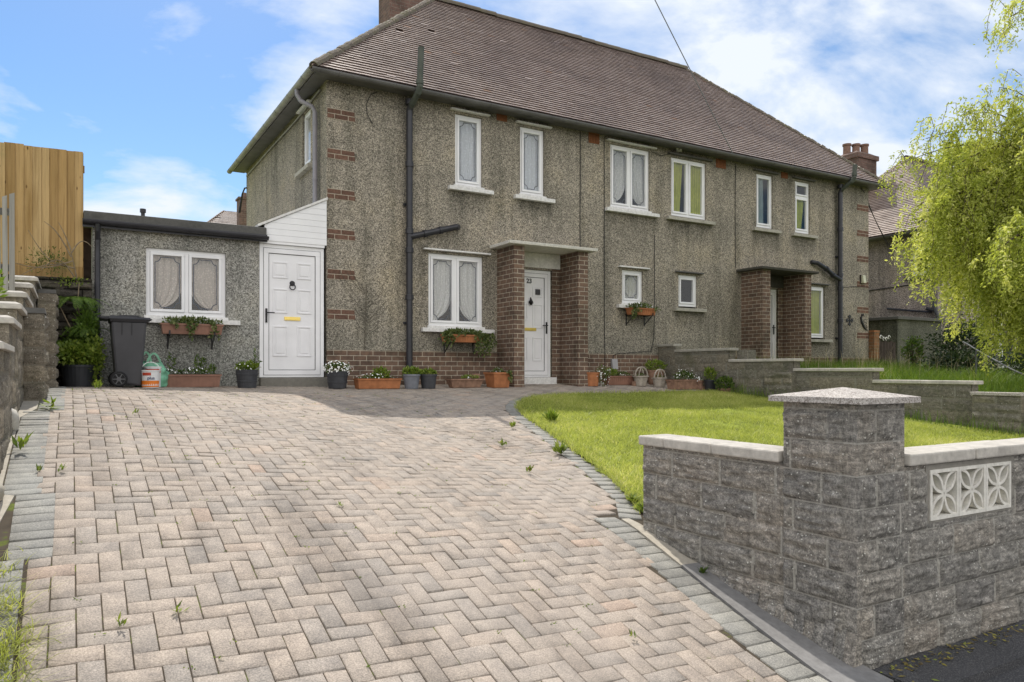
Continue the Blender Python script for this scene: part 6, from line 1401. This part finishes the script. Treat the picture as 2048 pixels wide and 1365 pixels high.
mb = MB(); mb.box(21.9, 23.6, .26, NY - .002, .35, 1.95); po = mb.build('porch_window', 'upvc', nb)
mb = MB()
for a, b in ((21.98, 22.7), (22.78, 23.52)): mb.face([(a, .255, .45), (b, .255, .45), (b, .255, 1.87), (a, .255, 1.87)])
mb.build('pane', 'interior', po)
mb = MB(); mb.box(23.62, 25.2, -.3, NY - .002, -.3, 2.3); mb.build('porch_pillar', 'porch_brick', nb)
# outbuilding with flat roof, gate and orange brick pier between the houses
ob = thing('flat_roofed_store', 'small dark rendered store with a flat concrete roof between the two houses', 'outbuilding', (17.3, 1.2, 0))
mb = MB(); mb.box(16.25, 18.40, .18, 2.4, -.3, 1.70); mb.build('wall', 'render_dark', ob)
mb = MB(); mb.box(16.14, 18.47, .08, 2.5, 1.70, 1.79); mb.box(14.72, 16.13, 1.9, 2.5, 1.69, 1.785); mb.build('flat_roof', 'slab_grime', ob, bevel=.01)
mb = MB(); mb.box(14.75, 16.2, 1.95, 2.3, -.3, 1.685); mb.build('back_wall', 'render_dark', ob)
mb = MB(); mb.box(14.70, 14.92, -.15, .12, -.2, 1.27); mb.box(14.69, 14.93, -.16, .13, 1.275, 1.34); tag(mb.build('brick_gate_pier', 'orange_brick', None), 'short orange brick gate pier at the right corner of the house', 'pier')
gt = thing('garden_gate', 'dark brown slatted garden gate with a curled white iron top between the houses', 'gate', (15.5, .12, .3))
for i in range(8):
    x = 14.98 + i * .135; mb = MB(); mb.box(x, x + .115, .10, .13, .30, 1.08 - .03 * (i % 2)); mb.build('slat', 'gate_dark', gt)
mb = MB(); mb.box(14.96, 16.06, .132, .17, .45, .55); mb.box(14.96, 16.06, .132, .17, .85, .95); mb.build('rail', 'gate_dark', gt)
mb = MB()
for k in range(5): c_ = (15.28 + .12 * k, .11, 1.16 + .03 * math.sin(k * 1.9)); mb.tube([(c_[0] + .045 * math.cos(t), c_[1], c_[2] + .045 * math.sin(t)) for t in np.linspace(0, 4.6, 9)], .010, 5)
mb.tube([(14.95, .11, 1.10), (15.1, .11, 1.13), (15.25, .11, 1.20)], .012, 5); mb.tube([(14.95, .11, 1.05), (15.0, .11, .95), (15.02, .11, .86)], .012, 5); mb.build('scroll', 'white_paint', gt)
hr = thing('handrail', 'grey tubular metal handrail sloping down across the bank', 'handrail', (11.5, -4.4, .1)); mb = MB()
P = [(11.9, -4.05, .80), (11.0, -4.75, .62), (10.2, -5.7, .28), (9.6, -6.6, -.02)]; mb.tube([(12.4, -3.7, .86)] + P, .013, 8)
for p in ((11.15, -4.62, .64), (9.9, -6.15, .12)): mb.tube([(p[0], p[1], p[2]), (p[0], p[1], float(zright(p[1])) - .1)], .017, 8)
mb.build('rail', 'rail_grey', hr)
# far house behind the extension
fh = thing('distant_house', 'distant brown-roofed house with one chimney seen over the extension roof', 'house', (1.2, 24, 0)); mb = MB(); mb.box(-1.2, 6, 21.6, 28, 0, 6.15); mb.build('wall', 'pebbledash_pink', fh)
mb = MB(); z = 6.2; A, B, C, D = (1.0, 21.2, z), (6.4, 21.2, z), (6.4, 28.4, z), (1.0, 28.4, z)
HLd = math.hypot(3.6, 1.6); tiled_slope(mb, (.9, 21.2, z), (1, 0, 0), (0, 3.6 / HLd, 1.6 / HLd), (0, -1.6 / HLd, 3.6 / HLd), 5.5, lambda t: 1.6 * t, lambda t: 5.5, HLd, g=.16, tw=.25, seed=18); tiled_slope(mb, (.9, 28.4, z), (0, -1, 0), (.7, 0, .7), (-.7, 0, .7), 7.2, lambda t: 3.6 * t, lambda t: 7.2 - 3.6 * t, 2.25, g=.16, tw=.25, seed=19)
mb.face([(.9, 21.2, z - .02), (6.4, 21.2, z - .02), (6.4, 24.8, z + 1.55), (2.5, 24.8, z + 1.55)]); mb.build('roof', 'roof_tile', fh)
mb = MB(); mb.box(2.45, 2.95, 20.7, 21.3, 6.0, 7.55); mb.box(2.40, 3.0, 20.65, 21.35, 7.55, 7.63); mb.lathe([(0, 0), (.10, 0), (.09, .25), (0, .25)], (2.7, 21, 7.63), 10); mb.build('chimney', 'chimney_brick', fh)

# ================================================================== WEEPING TREE
wt_ = thing('weeping_tree', 'weeping tree with bright yellow-green hanging foliage on the bank at the right', 'tree', (9.95, -6.75, -.15))
TX, TY = 9.86, -6.72
base = Vector((TX + .1, TY - .05, -.25)); trk = MB(); top = Vector((TX, TY, 3.5))
tp = [base, base + Vector((-.05, .05, .9)), base + Vector((-.02, .05, 1.9)), Vector((TX, TY, 2.8)), top]; trk.tube(tp, [.15, .12, .105, .09, .075], 10)
TR = np.random.default_rng(21); limbs = []
for i in range(30):
    az = i * 2.39996 + TR.uniform(-.2, .2); el = TR.uniform(.15, 1.15); l = TR.uniform(1.2, 2.3) * (1.1 if el < .7 else 1); s0 = Vector(tp[3]).lerp(top, TR.random()) if i % 4 else Vector(tp[2]).lerp(tp[3], TR.random())
    P = []; n = 10
    for k in range(n + 1):
        t = k / n; r_ = l * (t * math.cos(el)); P.append(s0 + Vector((math.cos(az) * r_ + .06 * math.sin(5 * t + i), math.sin(az) * r_ + .06 * math.cos(4 * t + i), l * 1.15 * (math.sin(el) * t * 1.2 - .40 * t * t))))
    limbs.append((P, 50, 0)); trk.tube(P, [.036 * (1 - .85 * k / n) + .004 for k in range(n + 1)], 6)
for j, (dx, dy, hh) in enumerate(((.35, -.15, 1.8), (-.25, .15, 1.1), (.6, -.4, 2.4), (1.0, -.5, 2.9), (.2, -.5, 1.5), (.9, -.1, 2.5), (1.3, -.8, 3.0))):
    P = [top + Vector((dx * t * 1.3, dy * t * 1.3, hh * t - .25 * t * t)) for t in np.linspace(0, 1, 9)]; limbs.append((P, 22, 0)); trk.tube(P, [.05 * (1 - .85 * k / 8) + .005 for k in range(9)], 6)
P = [Vector((10.6, -7.0, 5.9)), Vector((9.95, -6.4, 6.15)), Vector((9.62, -6.18, 6.12)), Vector((9.44, -6.05, 6.0))]; limbs.append((P, 22, 2)); trk.tube(P, [.02, .013, .009, .005], 5)
for q, ns_, lw_ in (((8.62, -6.18, 2.55), 44, 1), ((8.85, -6.35, 2.75), 48, 1), ((8.35, -5.75, 2.5), 26, 0), ((9.2, -6.7, 2.6), 44, 1), ((8.1, -5.3, 2.9), 22, 0), ((8.4, -5.75, 3.5), 22, 0), ((8.35, -5.3, 4.05), 26, 2), ((8.6, -5.7, 4.35), 26, 2), ((9.0, -6.1, 4.75), 28, 2), ((8.2, -5.0, 3.7), 22, 2)):
    q = Vector(q); c0 = top - Vector((0, 0, .3)); P = [c0.lerp(q, t) + Vector((0, 0, .45 * math.sin(math.pi * t))) for t in np.linspace(0, 1, 9)]; limbs.append((P, ns_, lw_)); trk.tube(P, [(.03 if lw_ < 2 else .013) * (1 - .85 * k / 8) + .003 for k in range(9)], 6)
trk.build('trunk', 'bark', wt_)
Vs = []; Fs = []; Rs = []; o_ = 0; tw = MB()
for li, (P, NS, low) in enumerate(limbs):
    for s in range(NS):
        f = TR.uniform(.18, 1.0) ** .8; k = min(int(f * (len(P) - 1)), len(P) - 2); p = P[k].lerp(P[k + 1], TR.random()) + Vector(TR.normal(0, .10, 3))
        out = Vector((p.x - TX, p.y - TY, 0)); rad = out.length; out = out.normalized() if out.length > .05 else Vector((1, 0, 0)); rot = TR.uniform(-1.1, 1.1); out = Vector((out.x * math.cos(rot) - out.y * math.sin(rot), out.x * math.sin(rot) + out.y * math.cos(rot), 0))
        zmin = float(zright(p.y)) + .10 + 1.65 * min(1, max(0, (rad - 1.15) / .75)) * TR.uniform(.55, 1.1)
        if low == 1: zmin = float(zright(p.y)) + TR.uniform(.05, .9)
        L = min(TR.uniform(.45, 3.0) if low < 2 else TR.uniform(.2, .75), max(.3, (p.z - zmin) * TR.uniform(.5, 1.0)))
        if low == 1 and s % 3: L = max(.4, (p.z - zmin) * TR.uniform(.85, 1.12))
        reach = TR.uniform(.12, .42)
        m = int(L / .0135) + 8; t = np.linspace(0, 1, m); C = np.stack([p.x + out.x * reach * (1 - (1 - t) ** 2) + .04 * np.sin(t * 7 + s), p.y + out.y * reach * (1 - (1 - t) ** 2) + .04 * np.cos(t * 6 + s), p.z + .18 * np.sin(np.pi * np.clip(t * 2.2, 0, 1)) * (t < .46) - L * np.clip(t - .12, 0, 1) ** 1.1], -1)
        C += TR.normal(0, .024, C.shape); D = TR.normal(size=(m, 3)) * [.6, .6, .45] + np.array([out.x * .3, out.y * .3, -.65])
        V, F = leaf_quads(C, D, TR.normal(size=(m, 3)), .066 * (.6 + .7 * TR.random(m)), .023 * (.7 + .6 * TR.random(m))); Vs.append(V); Fs.append(F + o_); o_ += len(V)
        tone = TR.normal(.5, .24); Rs.append(np.clip(TR.normal(tone, .16, m), 0, 1))
        for q in range(int(L * 6)):
            i0 = TR.integers(2, m - 1); mm = TR.integers(6, 16); tt = np.linspace(0, 1, mm); dd = TR.normal(size=3) * [1, 1, .2]; dd /= np.linalg.norm(dd); ll = TR.uniform(.08, .26); C2 = C[i0] + tt[:, None] * dd * ll * .7 + np.stack([0 * tt, 0 * tt, -ll * tt ** 1.6], -1)
            D2 = TR.normal(size=(mm, 3)) * .6 + dd * .4 + [0, 0, -.6]; V, F = leaf_quads(C2, D2, TR.normal(size=(mm, 3)), .054 * (.6 + .7 * TR.random(mm)), .019); Vs.append(V); Fs.append(F + o_); o_ += len(V); Rs.append(np.clip(TR.normal(tone, .16, mm), 0, 1))
        if s % 3 == 0: tw.tube([tuple(c) for c in C[::max(1, m // 8)]], .0045, 3)
arr_mesh('crown', np.concatenate(Vs), np.concatenate(Fs), 'willow_leaf', wt_, np.concatenate(Rs)); tw.build('twigs', 'bark', wt_)
print('willow leaves', sum(len(f) for f in Fs))
# shrubs on the bank
def shrub(name, label, c, rad, n, mat, L=.06, W=.035, cat='shrub'):
    t = thing(name, label, cat, (c[0], c[1], c[2] - rad[2]))
    foliage('foliage', mat, t, c, rad, n, L, W, .2, .35); mb = MB(); rs = random.Random(n)
    for i in range(7): mb.tube(wig((c[0], c[1], c[2] - rad[2] * 1.0), (c[0] + rs.uniform(-.6, .6) * rad[0], c[1] + rs.uniform(-.6, .6) * rad[1], c[2] + rs.uniform(-.1, .6) * rad[2]), .05, 6), .012, 5)
    mb.build('stems', 'bark', t); return t
shrub('dark_shrub', 'dark glossy bush with pale edged leaves in front of the store', (14.6, -2.6, .86), (1.0, .9, .72), 4200, 'leaf_dark', .075, .04)
shrub('dark_shrub', 'low dark spreading bush beyond the handrail at the right edge', (13.2, -4.9, .42), (1.5, .8, .45), 5200, 'leaf_dark', .065, .035)
shrub('dark_shrub', 'dark low bush on the bank between the tall bush and the handrail', (12.4, -3.6, .35), (.8, .7, .4), 2600, 'leaf_dark', .06, .035)
shrub('leafy_weed_shrub', 'fresh green nettle-like plant in front of the rendered store', (13.6, -1.9, .72), (.28, .25, .45), 520, 'leaf_green', .08, .045)
